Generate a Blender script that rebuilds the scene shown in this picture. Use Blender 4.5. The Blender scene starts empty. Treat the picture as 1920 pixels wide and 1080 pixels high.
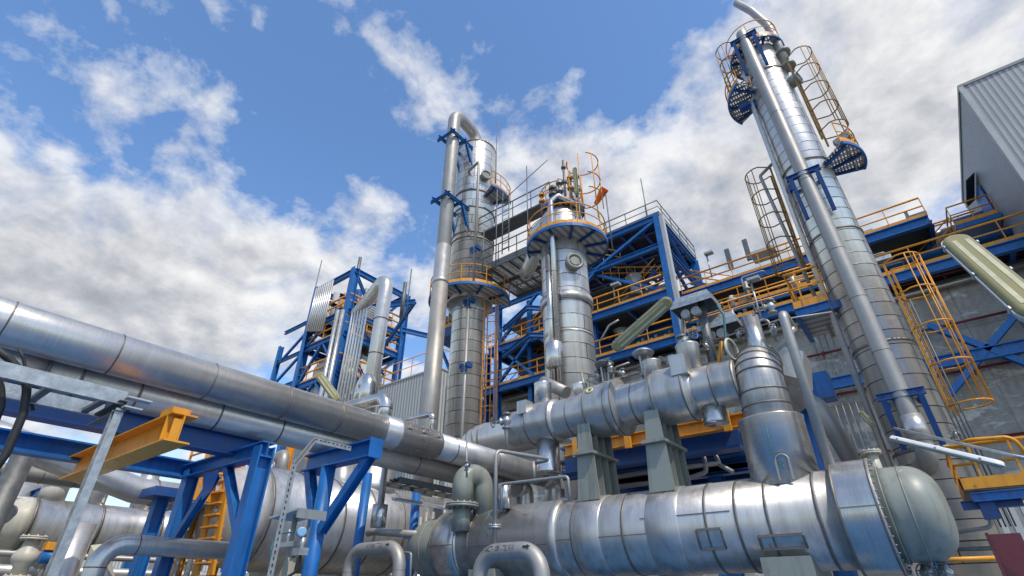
import bpy, math, random
from mathutils import Vector as V, Matrix
random.seed(7)
R = math.radians
# ------------------------------------------------------------------ camera model
F = 956.0; TH = R(31.4); YAW = R(37.9); CZ = 1.6
CF = (-math.sin(YAW), math.cos(YAW)); CR = (math.cos(YAW), math.sin(YAW))
def ray(px, py):
    u = px-960; v = 540-py
    h = F*math.cos(TH)-v*math.sin(TH); z = F*math.sin(TH)+v*math.cos(TH)
    return V((CF[0]*h+CR[0]*u, CF[1]*h+CR[1]*u, z))
def PY(px, py, Y): d = ray(px, py); t = Y/d.y; return V((d.x*t, Y, CZ+d.z*t))
def PX(px, py, X): d = ray(px, py); t = X/d.x; return V((X, d.y*t, CZ+d.z*t))
def ZAT(x, y, py):
    h = x*CF[0]+y*CF[1]; k = (540-py)/F
    return CZ + h*(k*math.cos(TH)+math.sin(TH))/(math.cos(TH)-k*math.sin(TH))
def fitZ(a, b, Y):
    A = ray(*a); B = ray(*b); aa = math.atan2(A.x, A.y); bb = math.atan2(B.x, B.y)
    m = (aa+bb)/2; D = Y/math.cos(m); return D*math.sin(m), Y, D*math.sin(abs(bb-aa)/2)
def fitX(a, b, Y):
    A = ray(*a); B = ray(*b); aa = math.atan2(A.z, A.y); bb = math.atan2(B.z, B.y)
    m = (aa+bb)/2; D = Y/math.cos(m); return CZ+D*math.sin(m), D*math.sin(abs(aa-bb)/2)
def fitY(a, b, X):
    A = ray(*a); B = ray(*b); aa = math.atan2(A.z, -A.x); bb = math.atan2(B.z, -B.x)
    m = (aa+bb)/2; D = -X/math.cos(m); return CZ+D*math.sin(m), D*math.sin(abs(aa-bb)/2)

# ------------------------------------------------------------------ mesh builder
def basis(ax, up=None):
    ax = V(ax).normalized()
    u = V(up) if up is not None else (V((0, 0, 1)) if abs(ax.z) < .9 else V((1, 0, 0)))
    s = ax.cross(u)
    if s.length < 1e-6: s = ax.cross(V((0, 1, 0)))
    s.normalize(); return s, s.cross(ax).normalized(), ax      # side, up, axis
class MB:
    def __init__(s): s.v = []; s.f = []; s.uv = []; s.mi = []; s.sm = []; s.m = 0
    def face(s, idx, uv=None, smooth=False):
        s.f.append(idx); s.uv.append(uv or [(s.v[i][0]+s.v[i][1]*.7, s.v[i][2]) for i in idx]); s.mi.append(s.m); s.sm.append(smooth)
    def mat(s, i): s.m = i; return s
    def lathe(s, p0, ax, prof, seg=32, smooth=True, caps=True, up=None, v0=0.):
        p0 = V(p0); a, b, c = basis(ax, up); base = len(s.v); rr = max(r for _, r in prof)
        vv = v0; vs = []
        for i, (d, r) in enumerate(prof):
            if i: vv += math.hypot(d-prof[i-1][0], r-prof[i-1][1])
            vs.append(vv)
            for k in range(seg):
                t = 2*math.pi*k/seg
                s.v.append(p0+c*d+(a*math.cos(t)+b*math.sin(t))*max(r, 1e-4))
        per = 2*math.pi*rr
        for i in range(len(prof)-1):
            for k in range(seg):
                k2 = (k+1) % seg
                s.face([base+i*seg+k, base+i*seg+k2, base+(i+1)*seg+k2, base+(i+1)*seg+k],
                       [(per*k/seg, vs[i]), (per*(k+1)/seg, vs[i]), (per*(k+1)/seg, vs[i+1]), (per*k/seg, vs[i+1])], smooth)
        if caps:
            n = len(prof)-1
            if prof[0][1] > .002: s.face([base+k for k in range(seg)][::-1])
            if prof[n][1] > .002: s.face([base+n*seg+k for k in range(seg)])
        return s
    def cyl(s, p0, p1, r, r1=None, seg=20, caps=True):
        p0 = V(p0); p1 = V(p1); L = (p1-p0).length
        return s.lathe(p0, p1-p0, [(0, r), (L, r if r1 is None else r1)], seg, True, caps)
    def tube(s, pts, r, seg=10, bend=0., bs=6, caps=True):
        pts = [V(p) for p in pts]; path = [pts[0]]
        for i in range(1, len(pts)-1):
            A, B, C = pts[i-1], pts[i], pts[i+1]
            if bend <= 0: path.append(B); continue
            d1 = (A-B).normalized(); d2 = (C-B).normalized(); ang = d1.angle(d2)
            if ang > 3.1: path.append(B); continue
            q = min(bend/math.tan(ang/2), (A-B).length*.49, (C-B).length*.49)
            P, Q = B+d1*q, B+d2*q; rad = q*math.tan(ang/2)
            cen = B+(d1+d2).normalized()*(rad/math.sin(ang/2)); a = P-cen; b = Q-cen; w = a.angle(b)
            for k in range(bs+1):
                t = k/bs
                path.append(cen+(a*math.sin((1-t)*w)+b*math.sin(t*w))/math.sin(w) if w > 1e-4 else B)
        path.append(pts[-1]); n = len(path); base = len(s.v)
        t0 = (path[1]-path[0]).normalized(); side, up, _ = basis(t0); vv = 0; vs = []
        for i in range(n):
            if i == 0: t = t0
            elif i == n-1: t = (path[i]-path[i-1]).normalized()
            else: t = ((path[i]-path[i-1]).normalized()+(path[i+1]-path[i]).normalized()).normalized()
            side = (side-t*side.dot(t)).normalized(); up = side.cross(t)
            if i: vv += (path[i]-path[i-1]).length
            vs.append(vv)
            for k in range(seg):
                q = 2*math.pi*k/seg; s.v.append(path[i]+(side*math.cos(q)+up*math.sin(q))*r)
        per = 2*math.pi*r
        for i in range(n-1):
            for k in range(seg):
                k2 = (k+1) % seg
                s.face([base+i*seg+k, base+i*seg+k2, base+(i+1)*seg+k2, base+(i+1)*seg+k],
                       [(per*k/seg, vs[i]), (per*(k+1)/seg, vs[i]), (per*(k+1)/seg, vs[i+1]), (per*k/seg, vs[i+1])], True)
        if caps:
            s.face([base+k for k in range(seg)][::-1]); s.face([base+(n-1)*seg+k for k in range(seg)])
        return s
    def obox(s, c, a, b, d):       # centre and three half-vectors
        base = len(s.v); c = V(c); a = V(a); b = V(b); d = V(d)
        for i in (-1, 1):
            for j in (-1, 1):
                for k in (-1, 1): s.v.append(c+a*i+b*j+d*k)
        la, lb, ld = a.length*2, b.length*2, d.length*2
        for q, (w, h) in (((0, 1, 3, 2), (ld, lb)), ((4, 6, 7, 5), (lb, ld)), ((0, 4, 5, 1), (la, ld)), ((2, 3, 7, 6), (ld, la)), ((0, 2, 6, 4), (lb, la)), ((1, 5, 7, 3), (la, lb))):
            s.face([base+i for i in q], [(0, 0), (w, 0), (w, h), (0, h)])
        return s
    def box(s, p0, p1):
        p0 = V(p0); p1 = V(p1); c = (p0+p1)/2; h = (p1-p0)/2
        return s.obox(c, (h.x, 0, 0), (0, h.y, 0), (0, 0, h.z))
    def bar(s, p0, p1, w, h, up=None):
        p0 = V(p0); p1 = V(p1); a, b, c = basis(p1-p0, up)
        return s.obox((p0+p1)/2, a*w/2, b*h/2, (p1-p0)/2)
    def ibeam(s, p0, p1, h, w, up=None, tf=None, tw=None):
        tf = tf or h*.09; tw = tw or w*.09; p0 = V(p0); p1 = V(p1); a, b, c = basis(p1-p0, up); o = b*(h/2-tf/2)
        m = (p0+p1)/2; hl = (p1-p0)/2
        s.obox(m+o, a*w/2, b*tf/2, hl); s.obox(m-o, a*w/2, b*tf/2, hl); s.obox(m, a*tw/2, b*(h/2-tf), hl); return s
    def channel(s, p0, p1, h, w, up=None, t=None):
        t = t or w*.1; p0 = V(p0); p1 = V(p1); a, b, c = basis(p1-p0, up); m = (p0+p1)/2; hl = (p1-p0)/2
        s.obox(m+a*(w/2-t/2), a*t/2, b*h/2, hl)
        s.obox(m+b*(h/2-t/2)-a*t/2, a*(w/2-t/2), b*t/2, hl); s.obox(m-b*(h/2-t/2)-a*t/2, a*(w/2-t/2), b*t/2, hl); return s
    def poly(s, pts, thick):        # flat polygon plate, extruded by vector
        base = len(s.v); n = len(pts); th = V(thick)
        for p in pts: s.v.append(V(p))
        for p in pts: s.v.append(V(p)+th)
        s.face([base+i for i in range(n)][::-1]); s.face([base+n+i for i in range(n)])
        for i in range(n):
            j = (i+1) % n; s.face([base+i, base+j, base+n+j, base+n+i])
        return s
    def torus(s, c, ax, R_, r, seg=24, ms=8, a0=0., a1=2*math.pi, up=None):
        a, b, n = basis(ax, up); c = V(c); full = abs(a1-a0-2*math.pi) < 1e-6
        N = seg if full else seg+1; base = len(s.v)
        for i in range(N):
            t = a0+(a1-a0)*i/seg; d = a*math.cos(t)+b*math.sin(t)
            for k in range(ms):
                q = 2*math.pi*k/ms; s.v.append(c+d*(R_+r*math.cos(q))+n*(r*math.sin(q)))
        for i in range(seg):
            j = (i+1) % N
            for k in range(ms):
                k2 = (k+1) % ms
                s.face([base+i*ms+k, base+j*ms+k, base+j*ms+k2, base+i*ms+k2], [(i*.1, k*.01), (i*.1+.1, k*.01), (i*.1+.1, k*.01+.01), (i*.1, k*.01+.01)], True)
        return s
    def arcplate(s, c, r0, r1, z0, z1, a0, a1, seg=32):   # annular slab about a vertical axis
        c = V(c); base = len(s.v); full = abs(a1-a0-2*math.pi) < 1e-6
        for i in range(seg+1):
            t = a0+(a1-a0)*i/seg; d = V((math.cos(t), math.sin(t), 0))
            for r, z in ((r0, z0), (r1, z0), (r1, z1), (r0, z1)): s.v.append(V((c.x, c.y, 0))+d*r+V((0, 0, z)))
        for i in range(seg):
            for k in range(4):
                k2 = (k+1) % 4; q = [base+i*4+k, base+i*4+k2, base+(i+1)*4+k2, base+(i+1)*4+k]
                if k in (0, 2): uv = [(s.v[x].x, s.v[x].y) for x in q]
                else: uv = [(i*r1*(a1-a0)/seg, 0), (i*r1*(a1-a0)/seg, z1-z0), ((i+1)*r1*(a1-a0)/seg, z1-z0), ((i+1)*r1*(a1-a0)/seg, 0)]
                s.face(q, uv)
        if not full: s.face([base+k for k in range(4)]); s.face([base+seg*4+k for k in range(4)][::-1])
        return s
COL = bpy.context.scene.collection
ROOT = {}
def thing(name, label, cat, loc, group=None):
    o = bpy.data.objects.new(name, None); COL.objects.link(o); o.location = V(loc); o.empty_display_size = .1
    ROOT[o] = V(loc); o['label'] = label; o['category'] = cat
    if group: o['group'] = group
    return o
SPLIT = ('bolt', 'flange', 'joint_band', 'lap_seam', 'stiffener_ring', 'weld_bead', 'drop', 'slot_row', 'front_rib')
def islands(mb):
    par = list(range(len(mb.v)))
    def fd(a):
        while par[a] != a: par[a] = par[par[a]]; a = par[a]
        return a
    for f in mb.f:
        a = fd(f[0])
        for i in f[1:]: par[fd(i)] = a
    groups = {}
    for k, f in enumerate(mb.f): groups.setdefault(fd(f[0]), []).append(k)
    res = []
    for ks in groups.values():
        m = MB(); mp = {}
        for k in ks:
            idx = []
            for i in mb.f[k]:
                if i not in mp: mp[i] = len(m.v); m.v.append(mb.v[i])
                idx.append(mp[i])
            m.f.append(idx); m.uv.append(mb.uv[k]); m.mi.append(mb.mi[k]); m.sm.append(mb.sm[k])
        res.append(m)
    return res
def part(name, mb, mats, parent=None, label=None):
    if name in SPLIT and parent is not None and (name != 'flange' or len(mb.f) > 4000):
        isl = islands(mb)
        if len(isl) > 1: return [part1(name, m, mats, parent, label) for m in isl][0]
    return part1(name, mb, mats, parent, label)
def part1(name, mb, mats, parent=None, label=None):
    org = V((0, 0, 0))
    if parent is not None: org = ROOT[parent]
    me = bpy.data.meshes.new(name)
    me.from_pydata([tuple(V(p)-org) for p in mb.v], [], mb.f)
    uvl = me.uv_layers.new(name='UVMap'); k = 0
    flat = [c for fu in mb.uv for uv in fu for c in uv]
    uvl.data.foreach_set('uv', flat)
    me.polygons.foreach_set('material_index', mb.mi); me.polygons.foreach_set('use_smooth', mb.sm)
    for m in (mats if isinstance(mats, (list, tuple)) else [mats]): me.materials.append(m)
    me.update()
    o = bpy.data.objects.new(name, me); COL.objects.link(o)
    if parent is not None: o.parent = parent; ROOT[o] = org
    if label: o['label'] = label
    return o
def solo(name, mb, mats, label, cat, group=None, kind=None):
    """a thing that is one mesh, origin at its base"""
    c = V((sum(p[0] for p in mb.v)/len(mb.v), sum(p[1] for p in mb.v)/len(mb.v), min(p[2] for p in mb.v)))
    mb.v = [V(p)-c for p in mb.v]; o = part(name, mb, mats); o.location = c
    if kind: o['kind'] = kind
    else:
        o['label'] = label; o['category'] = cat
        if group: o['group'] = group
    return o

# ------------------------------------------------------------------ materials
def newmat(name):
    m = bpy.data.materials.new(name); m.use_nodes = True; nt = m.node_tree; b = nt.nodes['Principled BSDF']
    return m, nt, b
def nd(nt, t, **kw):
    n = nt.nodes.new(t)
    for k, v in kw.items():
        if k.startswith('i_'):
            key = k[2:]; key = int(key) if key.isdigit() else key.replace('_', ' ')
            n.inputs[key].default_value = v
        else: setattr(n, k, v)
    return n
def ln(nt, a, b): nt.links.new(a, b)
def ramp(nt, fac, stops):
    r = nt.nodes.new('ShaderNodeValToRGB'); e = r.color_ramp.elements
    while len(e) < len(stops): e.new(.5)
    for i, (p, c) in enumerate(stops): e[i].position = p; e[i].color = (c[0], c[1], c[2], 1) if isinstance(c, (tuple, list)) else (c, c, c, 1)
    ln(nt, fac, r.inputs[0]); return r.outputs[0]
def mix(nt, fac, a, b, mode='MIX'):
    n = nt.nodes.new('ShaderNodeMix'); n.data_type = 'RGBA'; n.blend_type = mode; n.clamp_factor = True
    for sock, val in ((n.inputs[0], fac), (n.inputs[6], a), (n.inputs[7], b)):
        if isinstance(val, (int, float)): sock.default_value = val
        elif isinstance(val, tuple): sock.default_value = (val[0], val[1], val[2], 1)
        else: ln(nt, val, sock)
    return n.outputs[2]
def paint(name, col, rough=.4, var=.25, scale=3., metal=0., dirt=(.08, .07, .05), dirtamt=.35, bump=.02, chips=0.):
    m, nt, b = newmat(name); tc = nd(nt, 'ShaderNodeTexCoord'); geo = nd(nt, 'ShaderNodeNewGeometry')
    n1 = nd(nt, 'ShaderNodeTexNoise', i_Scale=scale, i_Detail=6., i_Roughness=.65); ln(nt, geo.outputs['Position'], n1.inputs['Vector'])
    mp = nd(nt, 'ShaderNodeMapping'); mp.inputs['Scale'].default_value = (6, 6, .6); ln(nt, geo.outputs['Position'], mp.inputs[0])
    n2 = nd(nt, 'ShaderNodeTexNoise', i_Scale=2., i_Detail=5.); ln(nt, mp.outputs[0], n2.inputs['Vector'])
    c1 = mix(nt, ramp(nt, n1.outputs[0], [(.3, 0.), (.7, 1.)]), tuple(x*(1-var) for x in col), tuple(min(1, x*(1+var*.5)) for x in col))
    d = ramp(nt, n2.outputs[0], [(.5, 0.), (.78, dirtamt)])
    cc_ = mix(nt, d, c1, dirt)
    if chips:
        n5 = nd(nt, 'ShaderNodeTexNoise', i_Scale=7., i_Detail=9., i_Roughness=.7); ln(nt, geo.outputs['Position'], n5.inputs['Vector'])
        cc_ = mix(nt, ramp(nt, n5.outputs[0], [(.62, 0.), (.66, chips)]), cc_, (.13, .07, .04))
    ln(nt, cc_, b.inputs['Base Color']); b.inputs['Metallic'].default_value = metal
    ln(nt, ramp(nt, n1.outputs[0], [(.2, rough*.8), (.8, min(1, rough*1.35))]), b.inputs['Roughness'])
    bp = nd(nt, 'ShaderNodeBump', i_Strength=.25, i_Distance=bump); ln(nt, n1.outputs[0], bp.inputs['Height']); ln(nt, bp.outputs[0], b.inputs['Normal'])
    return m
def steel(name, base=.55, rough=.3, tint=(1, .985, .96), brick=None, mortar=.018, dirt=.5, streak=1., bumpd=.01, varr=.18, seamcol=(.07, .055, .04), metal=1.):
    """stainless sheet: brushed streaks, blotches, optional cladding seams (brick=(width,height) in metres on the UVs)"""
    m, nt, b = newmat(name); uv = nd(nt, 'ShaderNodeUVMap'); geo = nd(nt, 'ShaderNodeNewGeometry')
    n1 = nd(nt, 'ShaderNodeTexNoise', i_Scale=1.6, i_Detail=7., i_Roughness=.62); ln(nt, geo.outputs['Position'], n1.inputs['Vector'])
    mp = nd(nt, 'ShaderNodeMapping'); mp.inputs['Scale'].default_value = (.7, 22, 1); ln(nt, uv.outputs[0], mp.inputs[0])
    n2 = nd(nt, 'ShaderNodeTexNoise', i_Scale=4., i_Detail=4.); ln(nt, mp.outputs[0], n2.inputs['Vector'])
    mp3 = nd(nt, 'ShaderNodeMapping'); mp3.inputs['Scale'].default_value = (5, 5, .35); ln(nt, geo.outputs['Position'], mp3.inputs[0])
    n3 = nd(nt, 'ShaderNodeTexNoise', i_Scale=1.5, i_Detail=6., i_Roughness=.6); ln(nt, mp3.outputs[0], n3.inputs['Vector'])
    lo = tuple(base*.87*t for t in tint); hi = tuple(min(1, base*1.08*t) for t in tint)
    c = mix(nt, ramp(nt, n1.outputs[0], [(.3, 0.), (.7, 1.)]), lo, hi)
    c = mix(nt, .35*streak, c, ramp(nt, n2.outputs[0], [(.3, base*.7), (.7, min(1, base*1.25))]))
    c = mix(nt, ramp(nt, n3.outputs[0], [(.46, 0.), (.74, dirt)]), c, (.2, .175, .14))
    rg = ramp(nt, n1.outputs[0], [(.3, rough*(1-varr)), (.7, rough*(1+varr))]); h = n2.outputs[0]
    nrm = None
    if brick:
        br = nd(nt, 'ShaderNodeTexBrick', offset=.37, offset_frequency=2, squash=1.); br.inputs['Scale'].default_value = 1.
        br.inputs['Color1'].default_value = (.78, .78, .78, 1); br.inputs['Color2'].default_value = (1.12, 1.12, 1.12, 1); br.inputs['Mortar'].default_value = (.5, .5, .5, 1)
        br.inputs['Mortar Size'].default_value = mortar; br.inputs['Mortar Smooth'].default_value = .3; br.inputs['Brick Width'].default_value = brick[0]; br.inputs['Row Height'].default_value = brick[1]
        ln(nt, uv.outputs[0], br.inputs['Vector'])
        c = mix(nt, .6, c, br.outputs['Color'], 'MULTIPLY')
        nb = nd(nt, 'ShaderNodeTexNoise', i_Scale=3., i_Detail=3.); ln(nt, geo.outputs['Position'], nb.inputs['Vector'])
        mm = nd(nt, 'ShaderNodeMath', operation='MULTIPLY'); ln(nt, br.outputs['Fac'], mm.inputs[0]); ln(nt, ramp(nt, nb.outputs[0], [(.3, .65), (.6, 1.)]), mm.inputs[1])
        c = mix(nt, mm.outputs[0], c, seamcol)
        bp = nd(nt, 'ShaderNodeBump', i_Strength=.5, i_Distance=bumpd, invert=True); ln(nt, br.outputs['Fac'], bp.inputs['Height']); nrm = bp.outputs[0]
    bp2 = nd(nt, 'ShaderNodeBump', i_Strength=.25, i_Distance=.02); ln(nt, n1.outputs[0], bp2.inputs['Height'])
    if nrm is not None: ln(nt, nrm, bp2.inputs['Normal'])
    ln(nt, bp2.outputs[0], b.inputs['Normal']); ln(nt, c, b.inputs['Base Color']); ln(nt, rg, b.inputs['Roughness']); b.inputs['Metallic'].default_value = metal
    return m
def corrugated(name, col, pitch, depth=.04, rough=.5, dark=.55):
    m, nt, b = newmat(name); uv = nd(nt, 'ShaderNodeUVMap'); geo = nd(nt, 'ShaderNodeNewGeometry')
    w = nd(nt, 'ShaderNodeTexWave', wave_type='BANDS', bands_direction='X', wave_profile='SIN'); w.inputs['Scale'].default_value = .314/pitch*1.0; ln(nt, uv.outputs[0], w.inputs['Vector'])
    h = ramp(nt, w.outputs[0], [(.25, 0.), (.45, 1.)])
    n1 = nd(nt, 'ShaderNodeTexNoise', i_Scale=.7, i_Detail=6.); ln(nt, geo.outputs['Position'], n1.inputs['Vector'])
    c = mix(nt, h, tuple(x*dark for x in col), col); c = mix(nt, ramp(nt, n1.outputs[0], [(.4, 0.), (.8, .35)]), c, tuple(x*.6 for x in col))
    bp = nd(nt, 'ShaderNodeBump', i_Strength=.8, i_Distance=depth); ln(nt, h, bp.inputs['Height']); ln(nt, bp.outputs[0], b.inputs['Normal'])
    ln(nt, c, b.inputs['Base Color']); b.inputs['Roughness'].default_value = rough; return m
def concrete():
    m, nt, b = newmat('weathered_concrete'); geo = nd(nt, 'ShaderNodeNewGeometry')
    n1 = nd(nt, 'ShaderNodeTexNoise', i_Scale=.45, i_Detail=10., i_Roughness=.65, i_Distortion=.4); n2 = nd(nt, 'ShaderNodeTexNoise', i_Scale=.62, i_Detail=12., i_Roughness=.62, i_Distortion=1.2)
    n3 = nd(nt, 'ShaderNodeTexNoise', i_Scale=6., i_Detail=8.)
    mp = nd(nt, 'ShaderNodeMapping'); mp.inputs['Scale'].default_value = (1, 1, 2.2); mp.inputs['Location'].default_value = (3.3, 0, 1.2); ln(nt, geo.outputs['Position'], mp.inputs[0])
    ln(nt, geo.outputs['Position'], n1.inputs['Vector']); ln(nt, mp.outputs[0], n2.inputs['Vector']); ln(nt, geo.outputs['Position'], n3.inputs['Vector'])
    mp4 = nd(nt, 'ShaderNodeMapping'); mp4.inputs['Scale'].default_value = (1.6, 1.6, .12); ln(nt, geo.outputs['Position'], mp4.inputs[0])
    n4 = nd(nt, 'ShaderNodeTexNoise', i_Scale=1.5, i_Detail=6.); ln(nt, mp4.outputs[0], n4.inputs['Vector'])
    c = mix(nt, ramp(nt, n1.outputs[0], [(.35, 0.), (.65, 1.)]), (.31, .295, .265), (.46, .44, .4))
    c = mix(nt, ramp(nt, n2.outputs[0], [(.56, 0.), (.575, .8)]), c, (.66, .64, .6))
    c = mix(nt, ramp(nt, n3.outputs[0], [(.4, 0.), (.7, .3)]), c, (.1, .095, .09))
    c = mix(nt, ramp(nt, n4.outputs[0], [(.5, 0.), (.72, .35)]), c, (.14, .13, .11))
    sx_ = nd(nt, 'ShaderNodeSeparateXYZ'); ln(nt, geo.outputs['Position'], sx_.inputs[0]); cx_ = nd(nt, 'ShaderNodeCombineXYZ'); ln(nt, sx_.outputs[0], cx_.inputs[0]); ln(nt, sx_.outputs[2], cx_.inputs[1])
    bk_ = nd(nt, 'ShaderNodeTexBrick', offset=0.); bk_.inputs['Scale'].default_value = 1.; bk_.inputs['Mortar Size'].default_value = .025; bk_.inputs['Brick Width'].default_value = 3.4; bk_.inputs['Row Height'].default_value = 2.3; ln(nt, cx_.outputs[0], bk_.inputs['Vector'])
    bk_.inputs['Color1'].default_value = (.8, .8, .8, 1); bk_.inputs['Color2'].default_value = (1, 1, 1, 1); bk_.inputs['Mortar'].default_value = (.5, .48, .45, 1)
    c = mix(nt, .6, c, bk_.outputs[0], 'MULTIPLY')
    bp = nd(nt, 'ShaderNodeBump', i_Strength=.4, i_Distance=.05); ln(nt, n2.outputs[0], bp.inputs['Height']); ln(nt, bp.outputs[0], b.inputs['Normal'])
    ln(nt, c, b.inputs['Base Color']); b.inputs['Roughness'].default_value = .85; return m
def grating(name, col):
    m, nt, b = newmat(name); uv = nd(nt, 'ShaderNodeUVMap'); b.inputs['Base Color'].default_value = (*col, 1); b.inputs['Roughness'].default_value = .5; b.inputs['Metallic'].default_value = .6
    w = nd(nt, 'ShaderNodeTexWave', bands_direction='X'); w.inputs['Scale'].default_value = 4.; w2 = nd(nt, 'ShaderNodeTexWave', bands_direction='Y'); w2.inputs['Scale'].default_value = 1.6
    ln(nt, uv.outputs[0], w.inputs['Vector']); ln(nt, uv.outputs[0], w2.inputs['Vector'])
    a = ramp(nt, w.outputs[0], [(.4, 1.), (.5, .0)]); c = ramp(nt, w2.outputs[0], [(.12, 1.), (.2, 0.)])
    mx = nd(nt, 'ShaderNodeMath', operation='MAXIMUM'); ln(nt, a, mx.inputs[0]); ln(nt, c, mx.inputs[1])
    m2 = nd(nt, 'ShaderNodeMath', operation='MAXIMUM'); ln(nt, mx.outputs[0], m2.inputs[0]); m2.inputs[1].default_value = .22
    ln(nt, m2.outputs[0], b.inputs['Alpha']); return m
M = {}
M['clad'] = steel('column_cladding', .64, .34, tint=(1, .95, .86), brick=(1.9, .62), mortar=.021, dirt=.3, metal=.68)
M['clad_tall'] = steel('tall_column_cladding', .66, .34, tint=(1, .95, .86), brick=(1.3, .36), mortar=.014, dirt=.35, metal=.68)
M['vessel'] = steel('vessel_cladding', .49, .38, tint=(1, .955, .88), dirt=.6, metal=.7)
M['pipe'] = steel('brushed_pipe_cladding', .58, .34, tint=(1, .95, .86), dirt=.18, metal=.66)
M['seam'] = paint('sheet_seam', (.22, .2, .175), .5, .3, 8, .7)
M['sleeve'] = steel('polished_band', .54, .28, tint=(1, .955, .88), dirt=.3, metal=.75)
M['dull'] = steel('dull_stainless_pipe', .36, .5, tint=(1, .94, .84), dirt=.35, streak=.6, metal=.5)
M['bright'] = steel('bright_stainless', .58, .26, tint=(1, .955, .88), dirt=.25, metal=.9)
M['dish'] = steel('pale_tank_head', .5, .5, tint=(1, .97, .92), dirt=.35, metal=.3)
M['yellow_backlit'] = paint('backlit_yellow_paint', (.33, .17, .03), .5, .3, 3, dirtamt=.4)  # yellow of the high ladders, browned as if backlit: shade in the colour
M['slim'] = paint('slim_bright_pipe', (.62, .61, .58), .35, .03, .5, .7, dirtamt=0., bump=0.)
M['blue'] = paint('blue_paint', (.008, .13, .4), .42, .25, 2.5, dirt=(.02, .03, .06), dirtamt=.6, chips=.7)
M['blue_shade'] = paint('shaded_blue_paint', (.011, .075, .26), .42, .25, 2.5, dirtamt=.5)  # darker copy of blue_paint, shade of rear and underside steel put into colour
M['yellow'] = paint('yellow_paint', (.74, .3, .012), .42, .15, 3, dirt=(.2, .1, .02), dirtamt=.5, chips=.6)
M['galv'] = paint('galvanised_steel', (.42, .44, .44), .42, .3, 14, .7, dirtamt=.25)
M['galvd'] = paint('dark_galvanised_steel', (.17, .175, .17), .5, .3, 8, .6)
M['green'] = paint('grey_green_paint', (.25, .262, .22), .38, .12, 1.6, dirt=(.07, .07, .055), dirtamt=.5, chips=.35)
M['cream'] = paint('cream_paint', (.5, .47, .38), .42, .1, 2, dirtamt=.3)
M['lightgrey'] = paint('light_grey_paint', (.42, .43, .42), .5, .1, 2, dirtamt=.25)
M['grey'] = paint('grey_paint', (.24, .25, .25), .5, .15, 2)
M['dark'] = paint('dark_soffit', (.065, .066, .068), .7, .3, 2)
M['red'] = paint('red_fire_pipe', (.19, .02, .018), .45, .3, 3)
M['maroon'] = paint('maroon_board', (.14, .012, .025), .35, .1, 2, dirtamt=.1)
M['black'] = paint('black_rubber', (.018, .018, .018), .55, .3, 9)
M['orange'] = paint('orange_fabric', (.95, .16, .03), .8, .15, 4, dirtamt=.05)
M['white'] = paint('white_paint', (.72, .72, .7), .4, .08, 3, dirtamt=.2)
M['lampglass'] = paint('yellowed_lamp_cover', (.2, .19, .09), .2, .35, 4, dirtamt=.6)
m_, nt_, b_ = newmat('clear_yellowed_cover'); b_.inputs['Base Color'].default_value = (.26, .235, .115, 1); b_.inputs['Roughness'].default_value = .18; b_.inputs['Transmission Weight'].default_value = .0; b_.inputs['IOR'].default_value = 1.2
M['lampglass'] = m_; M['lens'] = paint('pale_lens_rib', (.46, .43, .27), .3, .15, 6)
M['ltblue'] = paint('light_blue_enamel', (.2, .4, .6), .35, .15, 6)
M['teal'] = paint('teal_hose', (.05, .16, .18), .5, .2, 6)
M['text'] = paint('black_lettering', (.015, .015, .015), .5, .1, 6, dirtamt=0)
M['purple'] = paint('purple_tape', (.09, .04, .16), .5, .1, 6)
M['conc'] = concrete()
M['corr_w'] = corrugated('pale_corrugated_siding', (.5, .52, .51), .3)
M['corr_g'] = corrugated('fine_grey_corrugated_siding', (.33, .345, .36), .28, dark=.75)
M['corr_g2'] = corrugated('wide_grey_corrugated_siding', (.38, .39, .4), .21, .06, dark=.65)
M['grate'] = grating('deck_grating', (.3, .3, .29))
M['ground'] = paint('pale_gravel_ground', (.24, .225, .195), .8, .3, .6, dirtamt=.2)
M['bounce'] = paint('blue_bounce_coat', (.03, .14, .33), .4, .2, .8, dirtamt=.15)  # blue chosen for the reflection it throws onto pipe and vessel undersides

# ------------------------------------------------------------------ component makers
def rail(parent, pts, h=1.1, step=1.5, mat=None, r=.022, toe=True, closed=False, name='handrail', scale=1.):
    """handrail along pts: rails in one mesh, each post its own sub-part"""
    mat = mat or M['yellow']; pts = [V(p) for p in pts]; r *= scale
    mb = MB(); up = V((0, 0, 1)); q = pts+[pts[0]] if closed else pts
    mb.tube([p+up*h for p in q], r*1.2, 6); mb.tube([p+up*h*.55 for p in q], r*.9, 6)
    hr = part(name, mb, mat, parent)
    if toe:
        t = MB()
        for a, b in zip(q[:-1], q[1:]): t.bar(a+up*.1, b+up*.1, .012*scale, .2)
        part('toe_plate', t, mat, parent)
    pos = []; L = sum((b-a).length for a, b in zip(q[:-1], q[1:])); n = max(1, round(L/step)); tgt = [L*i/n for i in range(n if closed else n+1)]; acc = 0; k = 0
    for a, b in zip(q[:-1], q[1:]):
        l = (b-a).length
        while k < len(tgt) and tgt[k] <= acc+l+1e-4:
            pos.append(a+(b-a)*((tgt[k]-acc)/l)); k += 1
        acc += l
    for p in pos: part('post', MB().bar(p, p+up*h, .05*scale, .03*scale), mat, hr)
    return hr
def arc(c, r, a0, a1, z, n=24): return [V((c[0]+r*math.cos(a0+(a1-a0)*i/n), c[1]+r*math.sin(a0+(a1-a0)*i/n), z)) for i in range(n+1)]
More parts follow.
